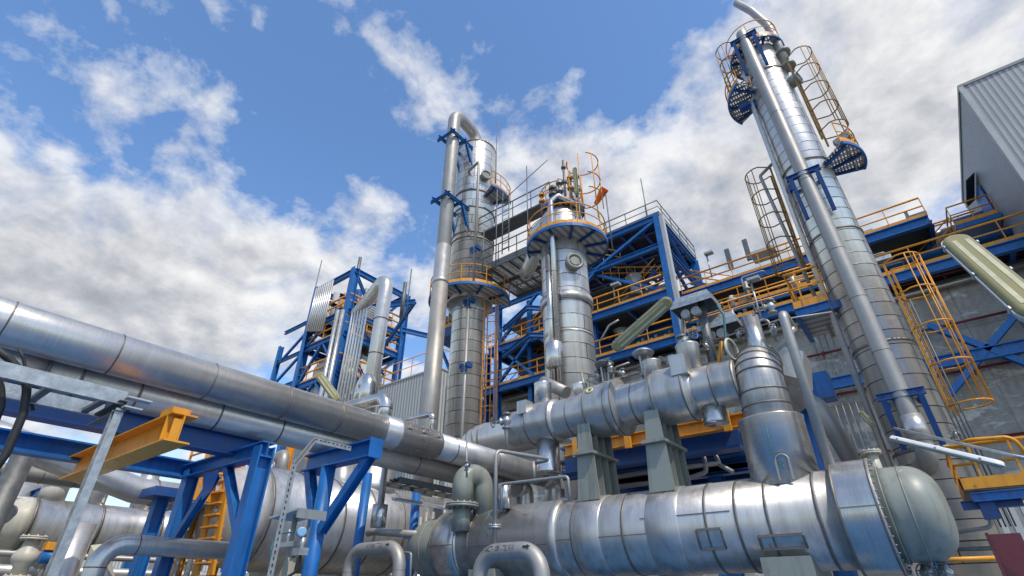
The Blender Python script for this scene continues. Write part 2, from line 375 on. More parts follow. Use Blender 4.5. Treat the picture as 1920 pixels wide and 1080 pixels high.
def ladder(label, base, z1, out, group=None, cage=2.2, w=.45, hoop=.38, step=.3, hstep=1.2, k=1., mat=None, ctop=1.1):
    mat = mat or M['yellow']; base = V(base); out = V((out[0], out[1], 0)).normalized(); side = V((-out.y, out.x, 0))
    t = thing('caged_ladder', label, 'ladder', base, group); H = z1-base.z; up = V((0, 0, 1))
    for s in (-1, 1): part('side_rail', MB().bar(base+side*s*w/2, base+side*s*w/2+up*H, .025*k, .06*k, out), mat, t)
    n = int(H/step); mb = MB().cyl(base-side*w/2, base+side*w/2, .013*k, seg=6)
    for i in range(1, n): part('rung', MB().cyl(base-side*w/2+up*i*step, base+side*w/2+up*i*step, .013*k, seg=5), mat, t)
    z0 = cage; m = max(2, round((H-z0)/hstep)); c = base+out*hoop*.9
    pts = lambda z: [base+side*w/2+up*z]+[c+(side*math.cos(a)+out*math.sin(a))*hoop+up*z for a in [math.pi*j/10 for j in range(11)]]+[base-side*w/2+up*z]
    for i in range(m+1): part('cage_hoop', MB().tube(pts(z0+(H-z0)*i/m), .022*k, 6), mat, t)
    for a in (.15, .32, .5, .68, .85):
        d = c+(side*math.cos(a*math.pi)+out*math.sin(a*math.pi))*hoop
        part('cage_bar', MB().cyl(d+up*z0, d+up*H, .017*k, seg=6), mat, t)
    return t
def flange(mb, p, ax, r, t=.04, bolts=10):
    a, b, c = basis(ax); p = V(p); mb.cyl(p-c*t, p-c*.002, r, seg=20); mb.cyl(p+c*.002, p+c*t, r, seg=20)
    for i in range(bolts):
        q = 2*math.pi*i/bolts; o = p+(a*math.cos(q)+b*math.sin(q))*r*.84
        mb.cyl(o-c*t*1.7, o+c*t*1.7, r*.07, seg=6)
def wheel(mb, p, ax, r, k=1.):
    a, b, c = basis(ax); p = V(p); mb.torus(p, ax, r, r*.09*k, 20, 6); mb.cyl(p-c*r*.12, p+c*r*.12, r*.2, seg=8)
    for i in range(4):
        q = math.pi*i/2+.3; mb.cyl(p, p+(a*math.cos(q)+b*math.sin(q))*r, r*.06*k, seg=5)
def valve(label, p, ax, s, bon, wheelmat=None, group='valves among the pipework', bodym=None, name='gate_valve', hw=True):
    """flanged valve of size s at p, run direction ax, bonnet direction bon"""
    p = V(p); ax = V(ax).normalized(); bon = V(bon).normalized(); t = thing(name, label, 'valve', p, group)
    mb = MB().lathe(p-ax*s*.8, ax, [(0, s*.3), (s*.4, s*.34), (s*.6, s*.5), (s*.8, s*.56), (s, s*.5), (s*1.2, s*.34), (s*1.6, s*.3)], 18)
    mb.lathe(p, bon, [(0, s*.4), (s*.6, s*.34), (s*.62, s*.48), (s*.78, s*.48), (s*.8, s*.26), (s*1.2, s*.16)], 16)
    part('body', mb, bodym or M['galv'], t)
    for sg in (-1, 1):
        fb = MB(); flange(fb, p+ax*s*.85*sg, ax, s*.55, s*.08, 8); part('flange', fb, bodym or M['dull'], t)
    part('stem', MB().cyl(p+bon*s*1.1, p+bon*s*2.0, s*.06, seg=8).bar(p+bon*s*1.1+ax*s*.2, p+bon*s*1.8+ax*s*.1, s*.06, s*.1).bar(p+bon*s*1.1-ax*s*.2, p+bon*s*1.8-ax*s*.1, s*.06, s*.1), M['galvd'], t)
    if hw:
        wb = MB(); wheel(wb, p+bon*s*1.85, bon, s*.6); part('handwheel', wb, wheelmat or M['galvd'], t)
    return t
def lamp(label, p0, p1, w, down, group='strip light fittings', glass=None, house=None, arm=None):
    """long sealed strip light: rounded shell, clear cover, clips"""
    p0 = V(p0); p1 = V(p1); ax = (p1-p0).normalized(); L = (p1-p0).length; dn = V(down); dn = (dn-ax*dn.dot(ax)).normalized(); sd = ax.cross(dn)
    t = thing('strip_light', label, 'lamp', p0, group); N = 8
    def outline(k):
        pts = []
        for i in range(N+1): a = math.pi/2+math.pi*i/N; pts.append((w/2*k+math.cos(a)*w/2*k, math.sin(a)*w/2*k))
        for i in range(N+1): a = -math.pi/2+math.pi*i/N; pts.append((L-w/2*k+math.cos(a)*w/2*k, math.sin(a)*w/2*k))
        return [(x+(w*(1-k)/2 if x < L/2 else -w*(1-k)/2), y) for x, y in pts]
    def shell(prof):
        mb = MB(); n = 2*(N+1)
        for d, k in prof:
            for x, y in outline(k): mb.v.append(p0+ax*x+sd*y+dn*d)
        for i in range(len(prof)-1):
            for j in range(n): j2 = (j+1) % n; mb.face([i*n+j, i*n+j2, (i+1)*n+j2, (i+1)*n+j], None, True)
        mb.face(list(range(n))[::-1]); mb.face([(len(prof)-1)*n+j for j in range(n)]); return mb
    part('housing', shell([(-w*.26, .6), (-w*.22, .85), (-w*.05, .98), (0, 1.06), (w*.05, 1.06)]), house or M['lightgrey'], t)
    if house is not M['grey'] or glass is None:
        for s in (-1, 1): part('fluorescent_tube', MB().cyl(p0+ax*w*.6+sd*s*w*.22+dn*w*.13, p1-ax*w*.6+sd*s*w*.22+dn*w*.13, w*.07, seg=10), M['white'], t)
    part('reflector', shell([(w*.051, .9), (w*.06, .88)]), M['grey'], t)
    part('diffuser', shell([(w*.055, .96), (w*.16, .9), (w*.24, .76), (w*.25, .6)]), glass or M['lampglass'], t)
    if glass is None:
        for s in (-1, 1): part('lens_rib', MB().bar(p0+ax*w*.7+sd*s*w*.2+dn*w*.25, p1-ax*w*.7+sd*s*w*.2+dn*w*.25, w*.16, w*.03, dn), M['lens'], t)
    for f in (.12, .5, .88):
        for s in (-1, 1): part('clip', MB().bar(p0+ax*L*f+sd*s*w*.53-dn*w*.12, p0+ax*L*f+sd*s*w*.53+dn*w*.12, w*.05, w*.16, ax), M['galv'], t)
    if arm: part('arm', MB().tube(arm, w*.12, 8, w*.5), M['galv'], t)
    return t
def bands(mb, p0, ax, pos, r, w=.035, h=.008, seg=40):
    ax = V(ax).normalized(); p0 = V(p0)
    for d in pos: mb.lathe(p0+ax*(d-w/2), ax, [(0, r), (.002, r+h), (w-.002, r+h), (w, r)], seg, True, False)
# ================================================================== SETTING
UP = V((0, 0, 1)); X_ = V((1, 0, 0)); Y_ = V((0, 1, 0))
g = MB(); g.face([g.v.append(V(p)) or len(g.v)-1 for p in ((-3000, -3000, 0), (3000, -3000, 0), (3000, 3000, 0), (-3000, 3000, 0))])
solo('ground', g, M['ground'], None, None, kind='structure')
g = MB().box((-9.5, -7, .001), (12, 9.5, .02)); solo('blue_bounce_floor', g, M['bounce'], None, None, kind='structure')  # added floor, out of view, so the steel undersides reflect blue

# ================================================================== LEFT PIPES (run along Y)
XP = -8.0
def yat(px, py, X=XP): return PX(px, py, X).y
# upper big pipe
za, ra = fitY((240, 629), (240, 706), XP); zb, rb = fitY((900, 835), (900, 887), XP)
zU, rU = (za+zb)/2, (ra+rb)/2
t = thing('insulated_pipe', 'uppermost large brushed steel pipe sloping from the left edge toward the columns', 'pipe', (XP, 0, zU), 'large pipes on the left pipe rack')
def ypz(px, py): return yat(px, py)
yS0, yS1, yE = ypz(722, 800), ypz(812, 842), ypz(1030, 900)
mb = MB().cyl((XP, -4.5, zU), (XP, yS0, zU), rU, seg=64); part('pipe_shell', mb, M['pipe'], t)
mb = MB(); ys = [ypz(*p) for p in ((12, 600), (215, 660), (388, 718), (528, 765), (627, 790))]
bands(mb, (XP, 0, zU), Y_, ys, rU, .02, .005, 64); part('joint_band', mb, M['seam'], t)
mb = MB().lathe((XP, yS0-.12, zU), Y_, [(0, rU), (.02, rU*1.09), (.3, rU*1.1), (.32, rU*1.16), (.36, rU*1.16), (.38, rU*1.1), (yS1-yS0+.12, rU*1.09), (yS1-yS0+.14, rU)], 64)
part('sleeve', mb, M['sleeve'], t)
mb = MB()
for f in (.3, .6, .9):
    p = V((XP+rU*1.1*math.cos(.35), yS0+(yS1-yS0)*f, zU+rU*1.1*math.sin(.35)))
    part('latch', MB().bar(p-Y_*.05, p+Y_*.05, .04, .06, X_).cyl(p-UP*.05, p+UP*.06, .012, seg=6), M['dull'], t)
mb.cyl((XP, yS1+.05, zU), (XP, yE-.35, zU), rU, seg=64); part('pipe_shell', mb, M['pipe'], t)
mb = MB(); bands(mb, (XP, 0, zU), Y_, [yS1+.5, yS1+1.9, yE-.6], rU, .03, .006, 64); part('joint_band', mb, M['seam'], t)
part('elbow', MB().tube([(XP, yE-.36, zU), (XP, yE+.25, zU), (XP, yE+.25, zU-1.6)], rU*.99, 40, .5, 10), M['pipe'], t)
part('red_tape', MB().lathe((XP, yE-.5, zU), Y_, [(0, rU+.006), (.03, rU+.006)], 48, caps=False), M['red'], t)
# lower big pipe
zc, rc = fitY((935, 897), (935, 933), XP); rL = rU*.93; XL = XP-.3
def zbot(px, py): d = ray(px, py); e = math.atan2(d.z, -d.x); return CZ+(-XL*math.sin(e)+rL)/math.cos(e)
zL = min(.5*(zbot(480, 826)+zbot(900, 911)), 9)
XL = min(XL, XP-math.sqrt(max(0, (rU+rL+.01)**2-(zU-zL)**2)))
t = thing('insulated_pipe', 'second large brushed steel pipe directly below the uppermost one', 'pipe', (XL, 0, zL), 'large pipes on the left pipe rack')
yb = PX(85, 690, XL).y
mb = MB().cyl((XL, yb, zL), (XL, yE-.9, zL), rL, seg=56); part('pipe_shell', mb, M['pipe'], t)
mb = MB(); bands(mb, (XL, 0, zL), Y_, [yb, yb+.35, PX(270, 740, XP).y, PX(425, 780, XP).y, PX(540, 815, XP).y, PX(800, 880, XP).y, yE-1.7], rL, .03, .006, 56); part('joint_band', mb, M['seam'], t)
part('elbow', MB().tube([(XL, yb+.02, zL), (XL, yb-.75, zL), (XP-2.6, yb-.95, zL+.1)], rL*.99, 40, .8, 8), M['pipe'], t)
part('end_elbow', MB().tube([(XL, yE-.92, zL), (XL, yE-.55, zL), (XL, yE-.55, zL-2.2)], rL*.99, 32, .4, 8), M['pipe'], t)
# two stub pipes on the upper pipe
for k, (a, b, c, e, r) in enumerate((((655, 768), (726, 745), (726, 772), 'short clad elbow pipe lying on the upper large pipe before its sleeve', .13), ((762, 793), (812, 776), (812, 802), 'small clad elbow branching off the polished sleeve of the upper pipe', .06))):
    P = PX(*b, XP-.3); P.z = max(P.z, zU+rU+.25); A = P+V((-1.2, -.15, -.02)); C = V((P.x, P.y, zU+rU*.8))
    tt = thing('clad_elbow', e, 'pipe', C)
    part('bend', MB().tube([A, P, C], r, 20, r*1.6, 8), M['bright'], tt)
    part('joint_band', MB().lathe(P-UP*(r*1.7), -UP, [(0, r), (.002, r+.01), (.02, r+.01), (.022, r)], 24, caps=False), M['seam'], tt)

# galvanised cable tray
XT = -5.0
pa = PX(0, 692, XT); pb = PX(235, 748, XT); zt = (pa.z+pb.z)/2; yt = pb.y
t = thing('cable_tray', 'galvanised cable tray carried on a slanting looking channel post at the left edge', 'cable tray', (XT, yt, zt))
wT = .52
for x in (XT, XT-wT): part('side_rail', MB().channel((x, -3.2, zt), (x, yt, zt), .11, .04, UP), M['galv'], t)
for i in range(11):
    y = yt-.12-i*.36
    part('rung', MB().bar((XT, y, zt-.03), (XT-wT, y, zt-.03), .05, .03, UP), M['galvd'], t)
part('end_bracket', MB().bar((XT+.05, yt-.01, zt+.0), (XT+.05, yt+.17, zt), .012, .085, X_).bar((XT+.1, yt-.02, zt-.09), (XT+.1, yt+.11, zt-.09), .012, .07, X_), M['lightgrey'], t)
part('post', MB().channel((XT+.02, yt-.02, 0), (XT+.02, yt-.02, zt-.1), .09, .06, X_), M['galv'], t)
part('cross_arm', MB().channel((XT+.08, yt-.02, zt-.08), (XT-wT-.06, yt-.02, zt-.08), .09, .06, UP), M['galvd'], t)
for k, (q, r, lb) in enumerate((([(-12, 652), (22, 676), (52, 720), (44, 775), (12, 850), (-25, 900)], .028, 'thickest black cable hanging in a loop from the cable tray'), ([(-20, 690), (2, 720), (4, 760), (-8, 790)], .022, 'black cable bending down at the extreme left edge below the tray'))):
    solo('cable', MB().tube([PX(*p, XT-.05*k-.12) for p in q], r, 10, .25, 6), M['black'], lb, 'cable', 'black cables at the tray')
for k, (q, lb) in enumerate((([(0, 655), (12, 665), (28, 683), (60, 760)], 'thin dark conduit crossing behind the tray nearest the left edge'), ([(36, 655), (44, 672), (48, 690), (62, 770)], 'thin dark conduit dropping behind the tray beside the pipe elbow'))):
    solo('conduit', MB().tube([PX(*p, XT-1.2) for p in q], .014, 8, .1), M['black'], lb, 'conduit', 'thin conduits behind the tray')

# blue beams along Y
def beamY(label, px0, px1, X, h, w, y0=None, mat='blue'):
    A = PX(*px0, X); B = PX(*px1, X); z = (A.z+B.z)/2
    return solo('steel_beam', MB().ibeam((X, y0 if y0 is not None else A.y, z), (X, B.y, z), h, w), M[mat], label, 'beam', 'blue beams of the left pipe rack')
beamY('dark blue beam running under the lower large pipe behind the cable tray', (120, 765), (480, 850), -8.6, .32, .28, -4, 'blue_shade')
beamY('bright blue beam below the cable tray reaching the left edge of the view', (60, 822), (362, 894), -10.2, .28, .26, -1)

# portal frame: two blue columns, cross beam and braces
def hcol(label, top, bot, X, h, w, kind='h', group='blue pipe rack columns', br=None):
    A = PX(*top, X); t = thing('pipe_rack_column', label, 'column', (A.x, A.y, 0), group)
    if kind == 'h': part('column_shaft', MB().ibeam((A.x, A.y, 0), (A.x, A.y, A.z), h, w, (0, 1, 0)), M['blue'], t)
    else: part('column_shaft', MB().cyl((A.x, A.y, 0), (A.x, A.y, A.z), h, seg=32), M['blue'], t)
    return t, A
XA = -7.6
t, A = hcol('nearest blue H section column in front of the round ended tank', (497, 838), (445, 1080), XA, .23, .2)
yA, zA = A.y, A.z
part('brace', MB().ibeam((XA-.05, yA, zA-1.25), (XA-1.05, yA, zA-.12), .12, .11, Y_), M['blue'], t)
P = PX(455, 850, XA-.55)
XB = PY(360, 880, yA).x; print('XB', XB, 'yA', yA, zA, 'zU', zU, rU, 'zL', zL, rL)
t, B = hcol('blue H section column left of the nearest one with a diagonal brace', (362, 882), (300, 1080), XB, .2, .19)
part('brace', MB().ibeam((XB+.05, yA, zA-1.3), (XB+1.0, yA, zA-.25), .11, .1, Y_), M['blue'], t)
part('gusset', MB().poly([(XB+.75, yA-.09, zA-.2), (XB+1.25, yA-.09, zA-.2), (XB+1.2, yA-.09, zA-.5), (XB+.95, yA-.09, zA-.62)], (0, .015, 0)), M['blue'], t)
solo('steel_beam', MB().ibeam((XB-.2, yA, zA-.05), (XA+.1, yA, zA-.05), .22, .2, UP), M['blue'], 'blue cross beam joining the two H section columns', 'beam', 'blue beams of the left pipe rack')
t, C = hcol('short blue column with flat pad under the two thin clad pipes at lower left', (303, 935), (245, 1080), -12.0, .22, .2)
part('pad', MB().box((C.x-.4, C.y-.3, C.z), (C.x+.4, C.y+.3, C.z+.16)), M['blue_shade'], t)
# round column with T head
Xr = -8.1
t, A = hcol('round blue column with a T shaped braced head under the large pipes', (617, 872), (590, 1080), Xr, .12, 0, 'r')
e0, e1 = PY(575, 878, A.y), PY(704, 842, A.y); zb_ = A.z
part('head_beam', MB().ibeam((e0.x, A.y, zb_+.1), (e1.x, A.y, zb_+.1), .28, .24, UP), M['blue'], t)
part('end_plate', MB().box((e1.x, A.y-.13, zb_-.05), (e1.x+.012, A.y+.13, zb_+.26)), M['blue'], t)
part('brace', MB().ibeam((Xr+.1, A.y, zb_-1.05), (e1.x-.12, A.y, zb_-.02), .15, .14, Y_), M['blue'], t)
part('brace', MB().ibeam((Xr-.1, A.y, zb_-.95), (e0.x+.12, A.y, zb_-.02), .15, .14, Y_), M['blue'], t)
yR = A.y
for px, py, X, r, lb in ((690, 888, -9.6, .1, 'slim blue column behind the round column left of the lagged drain pot'), (782, 915, -9.5, .1, 'slim blue column just left of the green vessel head')):
    hcol(lb, (px, py), (px, 1080), X, r, 0, 'r')
# yellow I beam sticking out toward the camera
Pn = PX(340, 802, -6.6); Pf = PY(165, 872, Pn.y)
t = thing('yellow_beam', 'heavy yellow painted I beam end sticking out below the large pipes', 'beam', (Pn.x, Pn.y, Pn.z))
zY = Pn.z
part('beam_body', MB().ibeam((Pf.x-.6, Pn.y, zY), (Pn.x, Pn.y, zY), .33, .28, UP, .02, .015), M['yellow'], t)
part('stiffener', MB().box((Pn.x-.14, Pn.y-.14, zY-.145), (Pn.x-.125, Pn.y-.01, zY+.145)), M['yellow'], t)
part('end_plate', MB().box((Pn.x-.02, Pn.y-.1, zY-.145), (Pn.x+.0, Pn.y-.012, zY+.09)), M['yellow'], t)
part('saddle', MB().box((Pn.x-.5, Pn.y-.1, zY+.165), (Pn.x-.15, Pn.y+.1, zY+.26)), M['yellow'], t)

# lower left clad pipes
t = thing('insulated_pipe', 'clad pipe descending from under the bright blue beam to a bend at lower left', 'pipe', PX(100, 860, -13), 'clad pipes at lower left')
q = [PX(-60, 795, -12.5), PX(60, 842, -12.5), PX(265, 897, -12.5), PX(440, 925, -12.5)]
q[2].z = q[1].z-.45; q[3].z = q[2].z
part('pipe_shell', MB().tube(q, .24, 32, .6, 8), M['pipe'], t)
part('joint_band', MB().torus(q[2]+Y_*.3, Y_, .24, .02, 32, 6).torus(q[2]+Y_*.8, Y_, .24, .012, 32, 6).torus(q[2]+Y_*1.8, Y_, .24, .012, 32, 6), M['seam'], t)
t = thing('insulated_pipe', 'grey clad pipe entering at the left edge above the cream tank', 'pipe', PX(0, 892, -13.2), 'clad pipes at lower left')
z2, r2 = fitY((100, 880), (100, 910), -13.2)
part('pipe_shell', MB().cyl((-13.2, -3, z2), (-13.2, PX(420, 950, -13.2).y, z2), r2, seg=32), M['dull'], t)
part('joint_band', MB().torus((-13.2, PX(78, 893, -13.2).y, z2), Y_, r2, .012, 32, 6).torus((-13.2, PX(140, 900, -13.2).y, z2), Y_, r2, .012, 32, 6), M['seam'], t)
# left cream tank and big round ended tank (axes along Y)
def tankY(label, X, tp, bt, y0, y1, headL, headmat, shellmat, name='horizontal_tank', n=6):
    z, r = fitY(tp, bt, X); t = thing(name, label, 'tank', (X, (y0+y1)/2, z-r), 'horizontal tanks behind the pipe rack')
    prof = [(headL*(1-math.cos(a)), r*math.sin(a)**.8) for a in [i*math.pi/2/9 for i in range(10)]]
    part('head', MB().lathe((X, y0, z), Y_, prof, 56), headmat, t)
    part('shell', MB().cyl((X, y0+headL, z), (X, y1, z), r*1.02, seg=56), shellmat, t)
    mb = MB(); bands(mb, (X, 0, z), Y_, [y0+headL+.03]+[y0+headL+(y1-y0-headL)*i/n for i in range(1, n)], r*1.02, .05, .015, 56); part('joint_band', mb, M['seam'], t)
    for y in (y0+headL+.8, y1-1): part('saddle', MB().poly([(X-r*.7, y, z-r*.6), (X+r*.7, y, z-r*.6), (X+r*.5, y, 0), (X-r*.5, y, 0)], (0, .25, 0)), M['cream'], t)
    return t, z, r
y0 = PX(378, 975, -12.5).y
t, zT, rT = tankY('large clad tank with a smooth round end behind the nearest blue column', -12.5, (590, 893), (590, 1075), y0, y0+9.5, .9, M['dish'], M['vessel'], n=9)
XQ = -12.5; part('lifting_lug', MB().torus((XQ+.3, y0+1.1, zT+rT), Y_, .1, .025, 16, 6), M['dull'], t)
for px, w in ((640, .32), (700, .6)):
    p = PX(px, 900, XQ); part('nozzle', MB().lathe((XQ, p.y, zT+rT*.8), UP, [(0, w*1.15), (.25, w), (1.3 if w > .5 else .7, w*.85)], 32), M['vessel'], t)
p = PX(520, 915, XQ); part('vent_nozzle', MB().tube([(XQ, p.y, zT+rT*.9), (XQ, p.y, zT+rT+.4), (XQ-.8, p.y+.2, zT+rT+.45)], .14, 20, .2), M['dull'], t)
y0 = PX(-20, 985, -15).y
t, zT2, rT2 = tankY('cream headed tank with clad body at the lower left corner', -15., (100, 937), (100, 1034), y0, y0+9, .5, M['cream'], M['vessel'], n=7)
p = PX(98, 930, -15.); mb = MB().cyl((-15, p.y, zT2+rT2*.9), (-15, p.y, zT2+rT2+.4), .24, seg=28); flange(mb, (-15, p.y, zT2+rT2+.42), UP, .34, .05, 12); part('nozzle', mb, M['cream'], t)
p2 = PX(15, 960, -14.); mb = MB().cyl(p2, p2+V((.6, -.2, -.1)), .14, seg=20); flange(mb, p2+V((.62, -.2, -.1)), (.6, -.2, -.1), .2, .04, 8); part('side_nozzle', mb, M['grey'], t)
for px in (178, 265):
    p = PX(px, 940, -15.); part('nozzle', MB().cyl((-15, p.y, zT2+rT2*.7), (-15, p.y, zT2+rT2+.9), .2, seg=24), M['pipe'], t)
# things below the cream tank
vb = PX(48, 1045, -12.2)
valve('cream flanged valve with a blue and yellow actuator at the lower left corner', vb, UP, .34, (-.2, .9, 0), bodym=M['cream'], name='control_valve', hw=False)
t = thing('actuator', 'small blue and yellow valve actuator beside the cream flange', 'actuator', PX(75, 1042, -11.9))
p = PX(75, 1044, -11.9); part('actuator_body', MB().cyl(p, p+Y_*.35, .1, seg=18), M['blue'], t); part('cover', MB().box(p+V((-.1, 0, .1)), p+V((.1, .22, .22))), M['yellow'], t)
# clad pipe bend lower left (170-270, 1010)
q = [PX(182, 1110, -9.3), PX(196, 1018, -9.3)]; q[1].x = q[0].x = -9.3; q[0].y = q[1].y; q.append(V((-9.3, q[1].y+2.0, q[1].z)))
t = thing('insulated_pipe', 'clad pipe elbow rising from the bottom edge then bending right near the cream tank', 'pipe', (-9.3, q[1].y, 0), 'clad pipes at lower left')
part('pipe_shell', MB().tube([(-9.3, q[1].y, 0), q[1], q[2]], .13, 28, .3, 10), M['pipe'], t)
part('joint_band', MB().torus((-9.3, q[1].y, q[1].z-.3), UP, .13, .008, 24, 6).torus((-9.3, q[1].y+.4, q[1].z), Y_, .13, .008, 24, 6), M['red'], t)
# vertical bright nozzles & little background pipes lower left
for i, (px, py, X, r, m, lb) in enumerate(((130, 1040, -11.5, .22, 'pipe', 'short clad vertical drain under the cream tank'), (385, 1000, -13, .05, 'dull', 'thin vertical pipe left of the yellow stairs'), (330, 990, -12.6, .05, 'dull', 'thin vertical pipe between the two left blue columns'), (350, 1000, -12.6, .04, 'dull', 'thinner vertical pipe just right of the left blue column'), (20, 905, -11.6, .16, 'galvd', 'dark grey vertical pipe against the cream tank head'))):
    p = PX(px, py, X); zt_ = PX(px, py-60, X).z; solo('vertical_pipe', MB().cyl((X, p.y, 0), (X, p.y, zt_), r, seg=20), M[m], lb, 'pipe', 'small vertical pipes at lower left')
solo('saddle_plate', MB().poly([PX(150, 1090, -11.6), PX(205, 1090, -11.2), PX(190, 1020, -11.6), PX(170, 1022, -11.6)], (-.3, .2, 0)), M['cream'], 'sloping cream saddle plate below the cream headed tank', 'support')
# yellow stair / ladder tower at lower left
def ystair(label, px0, py0, px1, py1, X, w, grp):
    A = PX(px0, py0, X); B = PX(px1, py1, X); A.x = B.x = X
    t = thing('stair_flight', label, 'stairs', (X, A.y, min(A.z, B.z)), grp)
    for dx in (0, -w): part('stringer', MB().bar(A+X_*dx, B+X_*dx, .05, .2), M['yellow'], t)
    n = 9
    for i in range(1, n): P = A.lerp(B, i/n); part('tread', MB().bar(P, P-X_*w, .2, .03), M['yellow'], t)
    return t
ystair('yellow ladder rising from the bottom edge beside the round ended tank', 395, 1078, 430, 880, -11.2, .6, 'yellow stairs at lower left')
t = thing('stair_platform', 'small yellow railed landing behind the nearest blue column', 'platform', PX(360, 940, -11.5))
a, b = PX(362, 938, -11.6), PX(425, 945, -11.6); a.z = b.z = (a.z+b.z)/2
rail(t, [a, b, b+V((-1.2, .1, 0))], 1.0, .7, r=.03); part('deck', MB().box((a.x-1.2, a.y, a.z-.05), (a.x, b.y, a.z)), M['grate'], t)
t = thing('stair_platform', 'upper yellow railed landing left of the nearest blue column', 'platform', PX(450, 905, -11.5))
a, b = PX(390, 885, -12.6), PX(480, 905, -12.6); a.z = b.z = (a.z+b.z)/2
rail(t, [a+V((-1.2, 0, 0)), a, b, b+V((-1.2, .1, 0))], 1.0, .8, r=.03); part('deck', MB().box((a.x-1.2, a.y, a.z-.05), (a.x, b.y, a.z)), M['grate'], t)
for i, (px, lb) in enumerate(((395, 'leftmost tall yellow post beside the landings'), (455, 'tall yellow post close behind the nearest blue column'), (540, 'tall yellow post right of the nearest blue column'))):
    p = PX(px, 860, -12.8); solo('yellow_post', MB().ibeam((p.x, p.y, 0), (p.x, p.y, p.z+.5), .16, .14, Y_), M['yellow'], lb, 'post', 'yellow posts')
p = PX(560, 860, -13.2); q = PX(640, 868, -13.2)
t = thing('handrail', 'yellow handrail behind the perforated strut above the round ended tank', 'handrail', p); rail(t, [p-Y_*1.5, p, q], .5, .6, r=.025, toe=False)
# perforated strut, grey tray box, transmitter
Pb = PX(505, 1085, -5.6); Pt = PX(548, 872, -5.6); yP = Pt.y
t = thing('perforated_strut', 'perforated galvanised strut rising from the bottom edge and bending over under the large pipes', 'strut', (-5.6, yP, 0))
def perf(a, b, w, h, up, nm='strut_leg'):
    a = V(a); b = V(b); s_, u_, c_ = basis(b-a, up); mb = MB(); L = (b-a).length; n = int(L/.06)
    mb.bar(a+s_*w/2, b+s_*w/2, .006, h, up); mb.bar(a+u_*h/2-s_*.0, b+u_*h/2, w-.01, .006, up)
    part(nm, mb, M['galv'], t); hb = MB()
    for i in range(n):
        P = a.lerp(b, (i+.5)/n)
        hb.bar(P+s_*(w/2+.004)-c_*.015+u_*h*.2, P+s_*(w/2+.004)+c_*.015+u_*h*.2, .004, .013, up)
        hb.bar(P-u_*0+u_*(h/2+.004)-c_*.015, P+u_*(h/2+.004)+c_*.015, .013, .004, up)
    part('slot', hb, M['black'], t)
P1 = PX(586, 826, -6.0); P2 = P1+V((-.0, .75, 0))
P2 = PX(655, 842, -6.0)
perf((-5.6, yP, 0), Pt, .07, .06, X_); perf(Pt, P1, .07, .06, X_, 'sloping_leg'); perf(P1, P2, .07, .06, UP, 'top_arm')
p = PX(572, 966, -5.7)
t = thing('junction_tray', 'flat grey metal hood fixed beside the round blue column', 'hood', p)
part('hood_top', MB().poly([p+V((.1, -.17, .03)), p+V((.1, .2, .03)), p+V((-.45, .2, -.02)), p+V((-.45, -.17, -.02))], (0, 0, .02)), M['lightgrey'], t)
part('hood_side', MB().box(p+V((.1, -.17, -.05)), p+V((.115, .2, .05))), M['grey'], t)
part('stand', MB().cyl((p.x-.15, p.y-.02, 0), (p.x-.15, p.y-.02, p.z), .028, seg=14), M['green'], t)
p = PX(571, 998, -5.45)
t = thing('pressure_transmitter', 'light blue pressure transmitter head with glass dial below the grey hood', 'transmitter', p, None)
part('housing', MB().lathe(p-X_*.1, V((1, -.35, 0)), [(0, .03), (.02, .042), (.09, .042), (.1, .05), (.125, .05), (.13, .035)], 24), M['ltblue'], t)
part('neck', MB().cyl(p-UP*.05, p-UP*.16, .03, seg=12).box(p+V((-.08, -.05, -.22)), p+V((.06, .05, -.15))), M['galv'], t)
part('manifold', MB().box(p+V((-.38, -.04, -.13)), p+V((-.1, .05, -.08))).cyl(p+V((-.3, 0, -.1)), p+V((-.3, 0, .05)), .02, seg=8), M['galv'], t)
part('cable', MB().tube([p-UP*.2, p-UP*.35+Y_*.02, p+V((-.2, -.2, -.55)), p+V((-.5, -.6, -.65))], .014, 8, .1), M['black'], t)
solo('hose', MB().tube([PX(548, 998, -5.62), PX(520, 1000, -5.62), PX(508, 1030, -5.6), PX(505, 1090, -5.6)], .01, 8, .06), M['teal'], 'thin teal hose looping beside the perforated strut', 'hose')
# ---- plant clutter beyond the left tanks (far side of the yard)
rb = random.Random(3)
t = thing('storage_building', 'long low pale corrugated building far beyond the left tanks', 'building', (-70, 10, 0))
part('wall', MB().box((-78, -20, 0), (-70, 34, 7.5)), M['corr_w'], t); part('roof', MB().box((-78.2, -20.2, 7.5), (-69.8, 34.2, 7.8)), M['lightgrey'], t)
for i in range(7): part('door', MB().box((-69.98, -16+i*7, .1), (-69.9, -12.5+i*7, 4.2)), M['grey'], t)
for i, (x, y, r_, h_, m, lb) in enumerate(((-20, 3.2, 1.0, 4.2, 'vessel', 'stout vertical clad drum beyond the cream headed tank'), (-21, 8.5, .8, 4.6, 'pipe', 'slim vertical clad drum behind the left blue columns'), (-19, 12.5, 1.1, 3.6, 'cream', 'cream vertical drum behind the yellow ladder'), (-17.5, 17, .9, 4.8, 'vessel', 'clad vertical drum far behind the round blue column'))):
    t = thing('vertical_drum', lb, 'tank', (x, y, 0), 'vertical drums beyond the tanks')
    part('shell', MB().lathe((x, y, 0), UP, [(0, r_), (h_, r_), (h_+.3, r_*.75), (h_+.42, r_*.3), (h_+.43, .02)], 36), M[m], t)
    mb = MB(); flange(mb, (x, y, h_+.6), UP, .25, .04, 8); mb.cyl((x, y, h_+.3), (x, y, h_+.6), .14, seg=14); part('nozzle', mb, M['dull'], t)
    for a in range(3): part('joint_band', MB().torus((x, y, h_*(a+1)/4), UP, r_, .02, 36, 6), M['seam'], t)
